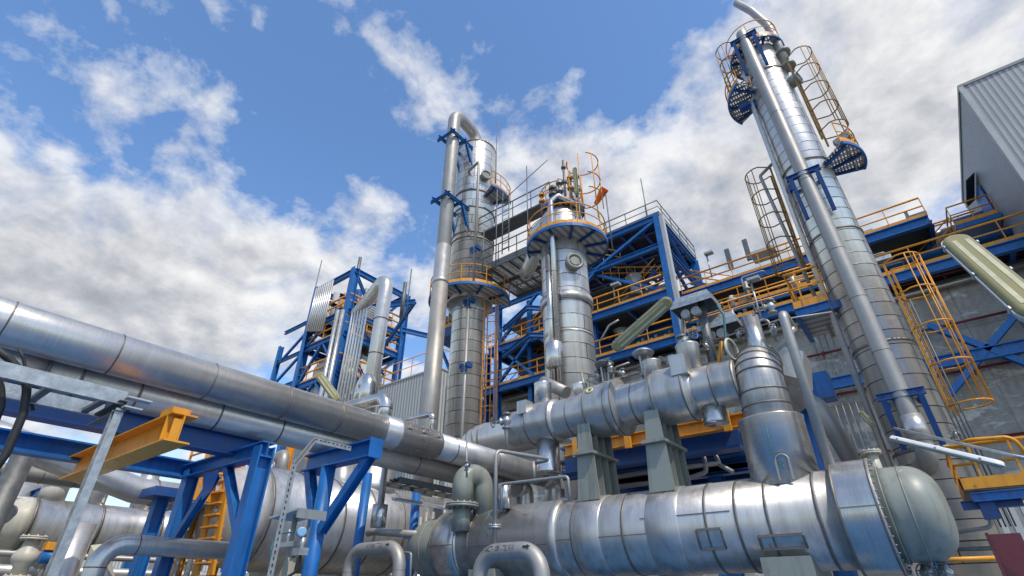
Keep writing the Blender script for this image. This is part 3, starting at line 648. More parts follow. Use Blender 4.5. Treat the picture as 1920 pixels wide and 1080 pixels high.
hz = [(-17.2, 2.5), (-17.6, 2.9), (-18, 1.6), (-18.4, 2.2), (-17.4, 1.1), (-19, 3.3), (-16.9, 3.6)]
nm = ['lowest', 'second lowest', 'third', 'fourth', 'fifth', 'sixth', 'highest']; hz.sort(key=lambda q: q[1])
for i, (x, z) in enumerate(hz): solo('yard_pipe', MB().cyl((x, -6, z), (x, 26, z), .07+.03*(i % 3), seg=14), M[('dull', 'galv', 'pipe')[i % 3]], nm[i]+' of seven parallel yard pipes behind the left tanks', 'pipe', 'parallel yard pipes behind the left tanks')
for i in range(14):
    y = -1+i*1.55+rb.random()*.5; x = -16.6-rb.random()*1.6; h_ = 1.6+rb.random()*2.2
    solo('yard_riser', MB().tube([(x, y, 0), (x, y, h_), (x-1.5, y+.2, h_)], .05+.04*rb.random(), 12, .2), M[('dull', 'pipe', 'galv')[i % 3]], 'bent stainless riser among the yard pipes behind the left tanks', 'pipe', 'bent risers behind the left tanks')
for i in range(6):
    y = 0.5+i*3.1; x = -18.6; t = thing('rack_trestle', 'blue goalpost trestle carrying the yard pipes behind the left tanks', 'trestle', (x, y, 0), 'yard pipe trestles')
    for s in (-1, 1): part('post', MB().ibeam((x+s*1.4, y, 0), (x+s*1.4, y, 4.2), .22, .2, Y_), M['blue'], t)
    for z in (1.0, 4.1): part('beam', MB().ibeam((x-1.4, y, z-.12), (x+1.4, y, z-.12), .2, .18, UP), M['blue'], t)
for i in range(5):
    y = 9.8+i*.9; p = V((-10.6+.4*(i % 2), y, 1.9+.35*(i % 3)))
    valve(('first', 'second', 'third', 'fourth', 'fifth')[i]+' from the left of the small valves under the large pipes', p, UP, .13, (.9, -.4, 0)); solo('yard_riser', MB().cyl((p.x, p.y, 0), (p.x, p.y, 3.4), .045, seg=12), M['dull'], 'thin riser through a small valve under the large pipes', 'pipe', 'thin risers under the large pipes')
for i, (x, z, r_) in enumerate(((-10.4, 2.6, .07), (-10.9, 3.0, .1), (-11.2, 2.1, .05))): solo('yard_pipe', MB().cyl((x, 9.5, z), (x, 15, z), r_, seg=16), M[('galv', 'dull', 'pipe')[i]], ('middle', 'highest', 'lowest')[i]+' of three short pipes under the large pipes left of the green vessel head', 'pipe', 'short pipes under the large pipes')
# ================================================================== LOWER AND UPPER EXCHANGER VESSELS (along X)
YV = 8.0
def xat(px, py, Y=YV): return PY(px, py, Y).x
z1, r1 = fitX((1310, 908), (1310, 1078), YV); z2_, r2_ = fitX((1200, 923), (1200, 1079), YV)
zV, rV = (z1+z2_)/2, (r1+r2_)/2
print('LV', zV, rV)
x0, x1, x2, x3, x4, x5 = xat(785, 1030), xat(848, 1010), xat(893, 1000), xat(1582, 960), xat(1662, 955), xat(1782, 955)
t = thing('heat_exchanger', 'long lower horizontal clad exchanger vessel with grey green domed ends', 'vessel', ((x0+x5)/2, YV, zV-rV), 'horizontal exchanger vessels')
part('shell', MB().lathe((x2, YV, zV), X_, [(0, rV*.97), (.01, rV), (x3-x2, rV), (x3-x2+.005, rV*.97)], 96), M['vessel'], t)
def head(xa, xb, r, sg, m=None):
    L = xb-xa; n = 14; cyl_ = L*.45; prof = [(0, r)]+[(cyl_*.5, r)]
    for i in range(n+1): a = i*math.pi/2/n; prof.append((cyl_+ (L-cyl_)*math.sin(a), r*(max(0, math.cos(a))**.62)))
    return MB().lathe((xa if sg > 0 else xb, YV, zV), X_*sg, prof, 64)
part('left_head', head(x0, x1, rV*.93, -1), M['green'], t)
mb = MB()
for xx, k in ((x4+(x5-x4)*.42, .9), (x4+.05, .93), (x1-(x1-x0)*.4, .935)): mb.torus((xx, YV, zV), X_, rV*k, .009, 72, 6)
part('weld_bead', mb, M['green'], t)
mb = MB()
for k in range(40):
    a = 2*math.pi*k/40; q_ = V((0, math.cos(a), math.sin(a)))*rV*1.08; mb.cyl(V((x4-.02, YV, zV))+q_, V((x4+.02, YV, zV))+q_, .011, seg=6)
part('bolt', mb, M['galvd'], t)
part('right_head', head(x4, x5, rV*.9, 1), M['green'], t)
mb = MB().lathe((x1, YV, zV), X_, [(0, rV*.9), (.0, rV*1.06), (.012, rV*1.08), (.35*(x2-x1)*2, rV*1.08), (x2-x1, rV*1.08), (x2-x1+.01, rV*.98)], 96); part('flange_band', mb, M['sleeve'], t)
mb = MB().lathe((x3, YV, zV), X_, [(0, rV*.97), (.012, rV*1.1), (.05, rV*1.12), (x4-x3-.05, rV*1.12), (x4-x3-.01, rV*1.13), (x4-x3, rV*.95)], 96); part('flange_band', mb, M['sleeve'], t)
xa_, xb_ = xat(978, 985), xat(1062, 975)
mb = MB().lathe((xa_, YV, zV), X_, [(0, rV), (.03, rV*1.05), (xb_-xa_-.03, rV*1.05), (xb_-xa_, rV*1.09), (xb_-xa_+.1, rV*1.09), (xb_-xa_+.14, rV)], 96); part('raised_jacket', mb, M['vessel'], t)
mb = MB()
for px in (915, 962, 1103, 1140, 1195, 1245, 1290, 1345, 1400, 1455, 1545): bands(mb, (0, YV, zV), X_, [xat(px, 985-(px-900)*.06)], rV, .035, .01, 96)
bands(mb, (0, YV, zV), X_, [x1+.01, x2-.01], rV*1.08, .02, .008, 96); bands(mb, (0, YV, zV), X_, [x3+.03, x4-.03], rV*1.12, .03, .01, 96)
part('joint_band', mb, M['seam'], t)
# longitudinal seams as thin strips at an angle on the shell
def strip(xa, xb, ang, r, w=.012, m='seam'):
    a = math.radians(ang); return MB().obox(((xa+xb)/2, YV-math.cos(a)*r, zV+math.sin(a)*r), ((xb-xa)/2, 0, 0), (0, -math.cos(a)*.006, math.sin(a)*.006), (0, math.sin(a)*w/2, math.cos(a)*w/2))
mb = MB()
for xa, xb, ang, r in ((x2+.15, xa_, -8, rV), (xa_, xb_, -12, rV*1.05), (xb_+.15, xat(1240, 960), -8, rV), (xat(1230, 975), xat(1395, 975), 12, rV), (x3, x4, 3, rV*1.12), (x1, x2, -3, rV*1.08)):
    s_ = strip(xa, xb, ang, r+.003); n0 = len(mb.v); mb.v += s_.v
    for f, u in zip(s_.f, s_.uv): mb.face([i+n0 for i in f], u)
part('lap_seam', mb, M['seam'], t)
# inspection patch and saddle plates on the shell (curved patches)
def patch(name, xa, xb, a0, a1, r, mat, rim=True):
    mb = MB(); n = 10
    for i in range(n+1):
        a = math.radians(a0+(a1-a0)*i/n)
        for x in (xa, xb): mb.v.append(V((x, YV-math.cos(a)*r, zV+math.sin(a)*r)))
    for i in range(n): mb.face([2*i, 2*i+1, 2*i+3, 2*i+2], [(0, i*.1), (.5, i*.1), (.5, i*.1+.1), (0, i*.1+.1)], True)
    o = part(name, mb, mat, t)
    if rim:
        P = [V((x, YV-math.cos(math.radians(a))*r, zV+math.sin(math.radians(a))*r)) for x, a in ((xa, a0), (xb, a0), (xb, a1), (xa, a1))]
        rm = MB()
        for i, (x, aa, x2_, bb) in enumerate(((xa, a0, xb, a0), (xa, a1, xb, a1))): rm.bar(P[0] if i == 0 else P[3], P[1] if i == 0 else P[2], .03, .03)
        for x in (xa, xb):
            pts = [V((x, YV-math.cos(math.radians(a0+(a1-a0)*k/8))*r, zV+math.sin(math.radians(a0+(a1-a0)*k/8))*r)) for k in range(9)]
            rm.tube(pts, .016, 6)
        rr_ = part(name+'_rim', rm, M['seam'], t)
patch('inspection_plate', xat(1335, 1010), xat(1380, 1010), -32, -8, rV*1.012, M['vessel'])
patch('saddle_cover', xat(1447, 1020), xat(1527, 1020), -36, -20, rV*1.015, M['vessel'])
for px, lb in ((1490, None), (940, None)):
    xs = xat(px, 1045); part('foot', MB().box((xs-.28, YV-.55, 0), (xs+.28, YV+.55, zV-rV*.75)), M['green'], t)
for px in (903, 1470, 1530): part('cover_tab', MB().box((xat(px, 1060), YV-rV*.9, zV-rV*.55), (xat(px, 1060)+.02, YV-rV*.85, zV-rV*.5)), M['seam'], t)
ROOTLV = t
# lifting lug on right head
p = V((x5-.6, YV-.3, zV+rV*.8)); part('lifting_lug', MB().torus(p+V((.32, 0, -.1)), V((.3, -.6, .4)), .07, .022, 16, 6), M['green'], t)

# ---- upper vessel
za, ra = fitX((1357, 681), (1357, 762), YV); zb, rb = fitX((1020, 753), (1020, 834), YV)
rW = (ra+rb)/2; xA_, xB_ = xat(1020, 795), xat(1357, 720); print('UV', za, ra, zb, rb)
sl = (za-zb)/(xB_-xA_); AX = V((1, 0, sl)).normalized(); 
def uz(x): return zb+(x-xA_)*sl
def up_(px, py): x = xat(px, py); return V((x, YV, uz(x)))
Ls = [up_(962, 805), up_(1003, 798), up_(1048, 790), up_(1113, 770), up_(1163, 763), up_(1236, 747), up_(1302, 735), up_(1388, 715)]
t = thing('heat_exchanger', 'upper horizontal clad exchanger stacked on two grey green stands', 'vessel', Ls[3]-UP*rW, 'horizontal exchanger vessels')
D = [(q-Ls[0]).length for q in Ls]; r = rW
prof = [(0, r*.2), (0, r*.86), (.02, r*.93), (D[1]-.03, r*.95), (D[1], r*1.12), (D[2], r*1.12), (D[2]+.05, r), (D[3]-.02, r), (D[3], r*1.3), (D[4]-.12, r*1.32), (D[4]-.02, r*1.4), (D[4]+.06, r*1.4), (D[4]+.1, r*1.05), (D[4]+.25, r), (D[5]-.02, r), (D[5], r*1.3), (D[6]-.03, r*1.3), (D[6]+.03, r*1.05), (D[6]+.06, r), (D[7]-.03, r), (D[7], r*.93), (D[7], .02)]
mb = MB(); 
# flat shaded creases between sections
for i in range(len(prof)-1): mb.lathe(Ls[0], AX, prof[i:i+2], 72, True, False, v0=i*.3)
part('shell', mb, M['vessel'], t)
mb = MB()
for d, k in ((D[1]+.02, 1.12), (D[2]-.03, 1.12), (D[3]+.03, 1.3), (D[4]-.1, 1.32), (D[4]+.05, 1.4), (D[5]+.03, 1.3), (D[6]-.05, 1.3), (D[4]+.35, 1), (D[6]+(D[7]-D[6])*.5, 1), (D[2]+.35, 1), (D[7]-.02, 1)):
    mb.lathe(Ls[0]+AX*(d-.012), AX, [(0, r*k), (.002, r*k+.008), (.022, r*k+.008), (.024, r*k)], 72, True, False)
part('joint_band', mb, M['seam'], t)
# sight marker ring
p = Ls[3].lerp(Ls[4], .3)+V((0, -r*1.315*math.cos(.62), r*1.315*math.sin(.62))); nn = V((0, -math.cos(.62), math.sin(.62)))
part('marker_ring', MB().torus(p, nn, .055, .02, 20, 6), paint('pale_yellow_label', (.6, .6, .3), .5), t)
part('marker_centre', MB().cyl(p-nn*.01, p+nn*.012, .02, seg=12), M['black'], t)
# nozzles: (px along, down?, radius, length, mat)
def noz(nm, px, py, sg, rr, L, m='vessel', off=0.):
    c = up_(px, py)+Y_*off; mb = MB().lathe(c+UP*sg*r*.7, UP*sg, [(0, rr), (r*.3+L-.03, rr), (r*.3+L, rr*1.03), (r*.3+L+.02, rr*1.03), (r*.3+L+.021, .02)], 36)
    part(nm, mb, M[m], t); return c+UP*sg*(r+L)
noz('drain_pot', 1026, 796, -1, .215, .55, 'bright'); noz('drain_pot', 1094, 780, -1, .15, .22, 'bright'); noz('drain_pot', 1329, 725, -1, .18, .2, 'bright')
n1_ = noz('nozzle', 1020, 795, 1, .17, .42, 'bright'); n2_ = noz('nozzle', 1080, 782, 1, .15, .3, 'bright', .2)
n3_ = noz('nozzle', 1232, 750, 1, .16, .3); n4_ = noz('nozzle', 1305, 735, 1, .19, .42); n5_ = noz('nozzle', 1262, 740, 1, .12, .42, 'vessel', .3)
p = up_(1297, 733)+V((0, -r*1.25*.75, r*1.25*.7)); part('name_box', MB().box(p+V((-.13, -.12, -.15)), p+V((.13, .15, .18))), M['vessel'], t)
p = up_(1000, 800)+V((0, -r*.8, r*.75)); part('name_box', MB().box(p+V((-.11, -.1, -.12)), p+V((.11, .15, .13))), M['vessel'], t)

# stands between the vessels
def stand(label, pxt, pxb, wt, wb, n=2):
    cx = xat(*pxb); ct = xat(*pxt); zt_ = uz(ct)-rW*.8; zb_ = zV+rV*.85; cx = (cx+ct)/2; zm = zb_+(zt_-zb_)*.6
    t = thing('exchanger_stand', label, 'support', (cx, YV, zb_), 'grey green exchanger stands')
    for s in (-1, 1):
        yy = YV+s*.36
        part('side_plate', MB().poly([(cx-wt, yy, zt_), (cx+wt, yy, zt_), (cx+wb*.72, yy, zm), (cx-wb*.72, yy, zm)], (0, .02, 0)).poly([(cx-wb*.8, yy, zm-.03), (cx+wb*.8, yy, zm-.03), (cx+wb, yy, zb_), (cx-wb, yy, zb_)], (0, .02, 0)), M['green'], t)
    for yy in (-.12, .12): part('rib_plate', MB().poly([(cx-wt*.9, YV+yy, zt_), (cx+wt*.9, YV+yy, zt_), (cx+wb*.65, YV+yy, zm), (cx-wb*.65, YV+yy, zm)], (0, .015, 0)).poly([(cx-wb*.72, YV+yy, zm-.03), (cx+wb*.72, YV+yy, zm-.03), (cx+wb*.9, YV+yy, zb_), (cx-wb*.9, YV+yy, zb_)], (0, .015, 0)), M['green'], t)
    part('web_plate', MB().box((cx-.012, YV-.34, zb_), (cx+.012, YV+.34, zt_)), M['green'], t)
    part('joint_flange', MB().box((cx-wb*.95, YV-.46, zm-.035), (cx+wb*.95, YV+.46, zm+.01)), M['green'], t)
    part('base_pad', MB().lathe((cx-wb*1.25, YV, zV), X_, [(0, rV*.99), (.02, rV*1.025), (wb*2.5-.02, rV*1.025), (wb*2.5, rV*.99)], 72), M['vessel'], t)
stand('left grey green stand carrying the upper exchanger on the lower one', (1116, 800), (1122, 945), .12, .2)
stand('right grey green stand carrying the upper exchanger on the lower one', (1240, 770), (1256, 930), .12, .2)

# ---- large vertical nozzle and segmented elbow on the lower vessel
cx = xat(1475, 905); zt1 = ZAT(cx, YV, 790); zt2 = ZAT(cx, YV, 640)-.33-.5
t = thing('clad_riser', 'wide vertical clad riser with ribbed elbow standing on the lower exchanger', 'pipe', (cx, YV, zV+rV*.8))
rA = .5; rB = .36
# measure radii from the photo extents
_, _, rA = fitZ((1400, 830), (1530, 830), YV); _, _, rB = fitZ((1387, 690), (1480, 690), YV); print('riser', rA, rB, cx, zt1, zt2)
part('lower_barrel', MB().lathe((cx, YV, zV+rV*.7), UP, [(0, rA*1.0), (zt1-zV-rV*.7-.02, rA), (zt1-zV-rV*.7, rA*1.02), (zt1-zV-rV*.7+.015, rA*1.02), (zt1-zV-rV*.7+.03, rA*.8)], 64), M['sleeve'], t)
part('riser_barrel', MB().cyl((cx, YV, zt1), (cx, YV, zt2-.7), rB, seg=56), M['vessel'], t)
part('elbow', MB().tube([(cx, YV, zt2-.7), (cx, YV, zt2+.55), (cx, YV+2.2, zt2+.55)], rB, 48, .42, 12), M['vessel'], t)
mb = MB(); [mb.torus((cx, YV, zz), UP, rB, .016, 56, 6) for zz in (zt1+(zt2-zt1)*.45, zt2-.03)]
for k in range(1, 7):
    a = k*math.pi/2/7; c = V((cx, YV+.42-.42*math.cos(a), zt2+.13+.42*math.sin(a))); mb.torus(c, V((0, math.sin(a), math.cos(a))), rB, .016, 56, 6)
part('joint_band', mb, M['seam'], t)
mb = MB().torus((cx+.1, YV-rA*1.0-.02, zV+rV+.1), -Y_, .08, .012, 16, 6, 0, math.pi, UP).bar((cx+.02, YV-rA-.02, zV+rV-.14), (cx+.02, YV-rA-.02, zV+rV+.1), .022, .022).bar((cx+.18, YV-rA-.02, zV+rV-.14), (cx+.18, YV-rA-.02, zV+rV+.1), .022, .022)
part('hand_loop', mb, M['dull'], t)
part('earth_cable', MB().tube([(cx+.02, YV-rA*1.01, zt1-.1), (cx+.0, YV-rA*1.03, zt1-.5), (cx+.1, YV-rA*1.03, zt1-.75), (cx+.1, YV-rA*1.02, zV+rV+.05)], .007, 6, .1), M['teal'], t)
# bright cap nozzle on top
p0 = PY(1415, 630, YV+.1); p1 = PY(1418, 592, YV+.1); _, _, rr = fitZ((1400, 612), (1437, 612), YV)
part('cap_nozzle', MB().cyl((p0.x, YV+.1, zt2+.2), (p0.x, YV+.1, p1.z), rr, seg=36), M['bright'], t)
part('box_cover', MB().obox(PY(1490, 690, YV+.6), (.16, .05, -.08), (0, .3, 0), (.05, 0, .22)), M['vessel'], t)
# slim vertical stainless pipe
a = PY(1461, 570, YV-.3); zt_ = a.z
t = thing('standpipe', 'slim tall stainless standpipe just right of the ribbed riser', 'pipe', (a.x, YV-.3, zV+rV))
_, _, rr = fitZ((1458, 600), (1480, 600), YV-.3)
x_ = PY(1500, 700, YV-.3).x
part('pipe', MB().tube([(x_, YV-.2, zV+.3), (x_, YV-.2, zt_-.1), (x_, YV+.5, zt_-.1)], rr*.9, 20, .12), M['dull'], t)
# flanged nozzle at right end & green overhead U bend at left
p = PY(1640, 870, YV+.2); t = thing('flanged_nozzle', 'short grey green nozzle with bolted flange behind the right end of the lower exchanger', 'nozzle', (p.x, p.y, zV+rV*.6))
mb = MB().cyl((p.x, p.y, zV+rV*.6), (p.x, p.y, PY(1638, 848, YV+.2).z), .07, seg=20); flange(mb, (p.x, p.y, PY(1638, 848, YV+.2).z), UP, .12, .022, 10); part('body', mb, M['cream'], t)
p = PY(866, 948, 7.4); zt_ = PY(870, 886, 7.4).z
t = thing('vent_bend', 'grey green hooked vent pipe with bolted flange above the left vessel head', 'pipe', p)
_, _, rr = fitZ((850, 920), (890, 920), 7.4)
mb = MB().tube([p+UP*.02, (p.x, p.y, zt_-.02), (p.x+.12, p.y+.42, zt_-.02), (p.x+.14, p.y+.46, zt_-.75)], rr, 32, .2, 8); part('bend', mb, M['green'], t)
mb = MB(); flange(mb, p, UP, rr*1.55, .035, 14); part('flange', mb, M['green'], t)
part('neck', MB().cyl((p.x, p.y, zV+rV*.3), p, rr*.85, seg=24), M['green'], t)

# ---- painted lettering pipes (U bends, along X)
def lettered(label, pl, pr_, Y, rr, text, tx0, tx1, group, purple=True):
    A = PY(*pl, Y); B = PY(*pr_, Y); z = (A.z+B.z)/2
    t = thing('process_pipe', label, 'pipe', (A.x, Y, 0), group)
    part('pipe', MB().tube([(A.x, Y, 0), (A.x, Y, z), (B.x, Y, z), (B.x, Y, 0)], rr, 36, rr*3.0, 12), M['dull'], t)
    mb = MB()
    for p in ((A.x, Y, z-rr*3.3), (B.x, Y, z-rr*3.3)): mb.torus(p, UP, rr, rr*.04, 28, 6)
    part('weld_bead', mb, M['seam'], t)
    if purple: part('tape_band', MB().lathe((A.x, Y, z-rr*5.5), UP, [(0, rr+.003), (.03, rr+.003)], 28, caps=False), M['purple'], t)
    X0, X1 = PY(*tx0, Y).x, PY(*tx1, Y).x
    cu = bpy.data.curves.new('lettering', 'FONT'); cu.body = text; cu.size = 1; cu.extrude = 0; cu.resolution_u = 3
    tmp = bpy.data.objects.new('tmp', cu); COL.objects.link(tmp); dg = bpy.context.evaluated_depsgraph_get(); me = bpy.data.meshes.new_from_object(tmp.evaluated_get(dg)); bpy.data.objects.remove(tmp)
    w = max(v.co.x for v in me.vertices); s = (X1-X0)/w; s2 = min(s*1.7, rr*1.1); hh = s2*.35
    mb = MB()
    for v in me.vertices:
        a = .30+(v.co.y*s2-hh)/(rr+.003); mb.v.append(V((X0+v.co.x*s, Y-(rr+.003)*math.cos(a), z+(rr+.003)*math.sin(a))))
    for p in me.polygons: mb.face(list(p.vertices))
    part('lettering', mb, M['text'], t)
    mb = MB(); xa = X1+(X1-X0)*.25; L = (X1-X0)*.22
    pts = [(xa, -.12), (xa+L*.5, -.12), (xa+L*.5, -.26), (xa+L, 0), (xa+L*.5, .26), (xa+L*.5, .12), (xa, .12)]
    for x, y in pts: a = .30+y*1.1; mb.v.append(V((x, Y-(rr+.004)*math.cos(a), z+(rr+.004)*math.sin(a))))
    mb.face([0, 1, 5, 6]); mb.face([2, 3, 4]); part('flow_arrow', mb, M['text'], t)
    return A, B, z
G = 'lettered process pipe bends'
A, B, zq = lettered('nearest inverted U pipe lettered 4"-ACT-1091-TS1F-N with a flow arrow', (900, 1034), (1015, 1032), 5.6, .098, '4"-ACT-1091-TS1F-N', (911, 1030), (972, 1028), G, False)
lettered('inverted U pipe with faint lettering and arrow right of the round blue column', (660, 1028), (752, 1028), 6.6, .11, '4"-P-04177-A', (696, 1022), (725, 1020), G)
# thin riser with valve above the near U pipe
x_ = PY(932, 1020, 5.65).x; pt = PY(937, 845, 5.65)
t = thing('drain_line', 'slender stainless line with small flange pair rising from the lettered U pipe', 'pipe', (x_, 5.6, zq))
e = PY(1005, 868, 6.6)
part('pipe', MB().tube([(x_, 5.6, zq+.09), (x_, 5.6, pt.z), V((x_+.25, 6.6, pt.z+.02)), e], .026, 14, .09), M['dull'], t)
mb = MB(); zf = PY(933, 987, 5.6).z; flange(mb, (x_, 5.6, zf), UP, .085, .02, 8); part('flange', mb, M['galv'], t)
part('gasket', MB().cyl((x_, 5.6, zf-.004), (x_, 5.6, zf+.004), .08, seg=16), M['yellow'], t)
part('bond_wire', MB().tube([(x_-.07, 5.55, zf-.12), (x_-.13, 5.52, zf+.02), (x_-.04, 5.55, zf+.18)], .006, 6, .05), M['teal'], t)
pv = PY(950, 795, 6.2); valve('gate valve with black handwheel standing before the ribbed elbow', pv+UP*.05, UP, .13, V((-1, -.25, 0)), name='gate_valve')
solo('small_bore_pipe', MB().tube([PY(950, 845, 6.2), PY(950, 775, 6.2)], .022, 12), M['dull'], 'small bore pipe through the gate valve before the ribbed elbow', 'pipe', 'small bore lines')
pv = PY(875, 868, 6.3); valve('small tap valve on the thin line above the grey green vent bend', pv-UP*.05, UP, .07, V((1, -.3, 0)), name='tap_valve')
solo('small_bore_pipe', MB().tube([PY(875, 895, 6.3), PY(875, 828, 6.3)], .018, 12), M['dull'], 'short small bore line above the grey green vent bend', 'pipe', 'small bore lines')
q = [PY(938, 915, 6.9), PY(940, 905, 6.9), PY(1065, 893, 6.9), PY(1068, 940, 6.9)]; q[1] = PY(940, 908, 6.9)
solo('small_bore_pipe', MB().tube([PY(940, 960, 6.9), q[1], q[2], q[3]], .024, 14, .06), M['dull'], 'small bore line bending over just above the left part of the lower exchanger', 'pipe', 'small bore lines')
solo('small_bore_pipe', MB().tube([PY(1000, 865, 7), PY(1002, 898, 7)], .024, 14), M['dull'], 'short vertical small bore piece under the drain line', 'pipe', 'small bore lines')
solo('lagged_pot', MB().lathe(PY(946, 955, 7.6), UP, [(0, .1), (.01, .12), (.42, .12), (.43, .1)], 24), M['bright'], 'small bright lagged pot behind the thin drain line', 'pot', 'lagged pots')
solo('lagged_pot', MB().lathe(PY(708, 990, 7.0), UP, [(0, .08), (.01, .15), (.42, .15), (.43, .07), (1.3, .06), (1.31, .05)], 24), M['bright'], 'bright lagged pot on a vertical pipe above the faintly lettered U pipe', 'pot', 'lagged pots')
solo('process_line', MB().tube([PY(690, 1000, 7.6), PY(700, 997, 7.6), PY(800, 1003, 7.6)], .07, 20), M['dull'], 'horizontal stainless line with red tape left of the green vessel head', 'pipe')
solo('small_bore_pipe', MB().tube([PY(755, 1036, 6.8), PY(771, 1037, 6.8), PY(768, 1100, 6.8)], .022, 12, .05), M['dull'], 'small bore elbow beside the right leg of the faint lettered pipe', 'pipe', 'small bore lines')
for i, (px, lb) in enumerate(((800, 'left of two thin vertical pipes left of the green vessel head'), (812, 'right of two thin vertical pipes left of the green vessel head'))):
    p = PY(px, 960, 9.4); solo('small_bore_pipe', MB().cyl((p.x, 9.4, 0), (p.x, 9.4, p.z), .05, seg=14), M['dull'], lb, 'pipe', 'small bore lines')
# cable ladder behind (710-830, 890-930)
a, b = PY(716, 903, 8.6), PY(770, 880, 8.6)
t = thing('cable_ladder', 'galvanised cable ladder with black cables left of the hooked vent pipe', 'cable tray', PY(716, 920, 8.6))
A1 = PX(712, 905, -9.2); zz = A1.z
for x in (-9.2, -8.6): part('side_rail', MB().channel((x, A1.y, zz), (x, A1.y+3.2, zz), .1, .04, UP), M['galvd'], t)
for i in range(9): part('rung', MB().bar((-9.2, A1.y+.2+i*.36, zz), (-8.6, A1.y+.2+i*.36, zz), .04, .03, UP), M['galvd'], t)
for i in range(3): part('cable', MB().tube([(-8.75-.12*i, A1.y+.1, zz+.04), (-8.75-.12*i, A1.y+1, zz+.06), (-8.75-.12*i, A1.y+3, zz+.04)], .03, 8, .1), M['black'], t)
lamp('horizontal strip light hung below the cable ladder left of the green vent', PY(737, 935, 7.8), PY(838, 953, 7.8), .15, -UP, glass=M['white'], house=M['grey'])

# ---- support steel behind the exchangers
t = thing('service_floor', 'dark blue steel floor frame with yellow crane rail behind the exchanger stands', 'platform', (PY(1230, 870, 11).x, 11, PY(1230, 880, 11).z))
a, b = PY(1060, 870, 11), PY(1385, 808, 11); z = (a.z+b.z)/2
part('beam', MB().ibeam((a.x, 11, z), (b.x, 11, z), .62, .4, UP), M['blue_shade'], t)
a2, b2 = PY(1060, 848, 10.6), PY(1420, 782, 10.6); z3 = (a2.z+b2.z)/2
part('crane_rail', MB().ibeam((a2.x, 10.6, z3), (b2.x, 10.6, z3), .26, .2, UP), M['yellow'], t)
for px in (1178, 1370, 1080): p = PY(px, 820, 10.5); part('clamp', MB().box((p.x-.07, 10.42, z3-.2), (p.x+.07, 10.49, z3+.2)), M['yellow'], t)
for k in range(7): yy = 11.8+k*.9; part('beam', MB().ibeam((a.x-.5, yy, z-.1), (b.x, yy, z-.1), .3, .22, UP), M['blue_shade'], t)
part('deck', MB().box((a.x-.5, 11.3, z+.1), (b.x, 18, z+.14)), M['galvd'], t)
for px in (1110, 1225, 1340): x = PY(px, 880, 12.5).x; part('post', MB().ibeam((x, 12.5, 0), (x, 12.5, z), .3, .28, Y_), M['blue_shade'], t)
for px, py, pz in ((1300, 880, 0), (1150, 905, 0)):
    p = PY(px, py, 12); part('lower_beam', MB().ibeam((a.x, 12.2, p.z), (b.x, 12.2, p.z), .22, .2, UP), M['blue_shade'], t)
# pipes hanging below the floor
for i, (q, lb, rr) in enumerate((([(1318, 850), (1325, 885), (1290, 897), (1160, 912)], 'stainless drop pipe bending left behind the right stand', .05), ([(1340, 850), (1350, 872), (1375, 885)], 'short rusty drop pipe right of the stainless one', .045), ([(1090, 905), (1215, 885), (1350, 868)], 'slanting stainless pipe below the dark floor frame', .05))):
    solo('drop_pipe', MB().tube([PY(*p, 11.4) for p in q], rr, 14, .1), M['dull'], lb, 'pipe', 'pipes under the service floor')
for i, (px, py) in enumerate(((1300, 873), (1200, 892), (1395, 862))):
    p = PY(px, py, 13.2); solo('grating_panel', MB().box((p.x-.9, 13.1, p.z-.06), (p.x+.9, 13.2, p.z+.1)), M['galv'], ('middle', 'leftmost', 'rightmost')[i]+' pale grating panel seen below the dark floor frame', 'grating', 'grating panels')
# galvanised hoods and post on top of upper vessel
def hood(label, c, w, d, px):
    t = thing('instrument_hood', label, 'hood', c, 'galvanised instrument hoods')
    hb = MB(); c = V(c); a = .12
    hb.v += [c+V((-w, -d, 0)), c+V((w, -d, 0)), c+V((w, d, 0)), c+V((-w, d, 0)), c+V((-w*.75, -d*.3, .2)), c+V((w*.75, -d*.3, .2)), c+V((w*.75, d, .22)), c+V((-w*.75, d, .22))]
    for f in ((0, 1, 5, 4), (1, 2, 6, 5), (2, 3, 7, 6), (3, 0, 4, 7), (4, 5, 6, 7)): hb.face(list(f))
    for i in range(4): a_, b_ = hb.v[i], hb.v[(i+1) % 4]; hb.bar(a_-UP*.04, b_-UP*.04, .01, .1)
    part('cover', hb, M['galv'], t)
    for s in (-.4, .1): part('gauge', MB().cyl(c+V((s*w, -.1, -.28)), c+V((s*w, -.1, 0)), .045, seg=14).cyl(c+V((s*w, -.18, -.2)), c+V((s*w, 0, -.2)), .08, seg=16), M['dull'], t)
h1 = PY(1303, 572, 8.2); hood('larger galvanised instrument hood above the upper exchanger', h1, .36, .25, 0)
h2 = PY(1350, 612, 8.5); hood('smaller galvanised instrument hood to the right below the larger one', h2, .34, .22, 0)
p = PY(1334, 665, 8.2); solo('instrument_post', MB().cyl((p.x, 8.2, uz(p.x)+rW*.5), (p.x, 8.2, h1.z), .075, seg=20).box((p.x-.2, 8.1, uz(p.x)+rW), (p.x+.25, 8.3, uz(p.x)+rW+.1)), M['galvd'], 'thick grey post holding the larger instrument hood', 'post')
solo('hose', MB().tube([PY(1345, 572, 8), PY(1357, 590, 8), PY(1361, 640, 8), PY(1361, 665, 8)], .02, 10, .15), M['teal'], 'teal flexible hose curving down from the instrument hoods', 'hose')
t = thing('pressure_gauge', 'round gauge with pale yellow rim facing right beside the segmented elbow', 'gauge', PY(1372, 655, 8))
p = PY(1372, 655, 7.9); part('rim', MB().torus(p, (1, -.25, 0), .17, .022, 28, 8), M['cream'], t); part('dial', MB().cyl(p-X_*.03, p-X_*.01, .16, seg=24), M['galvd'], t)
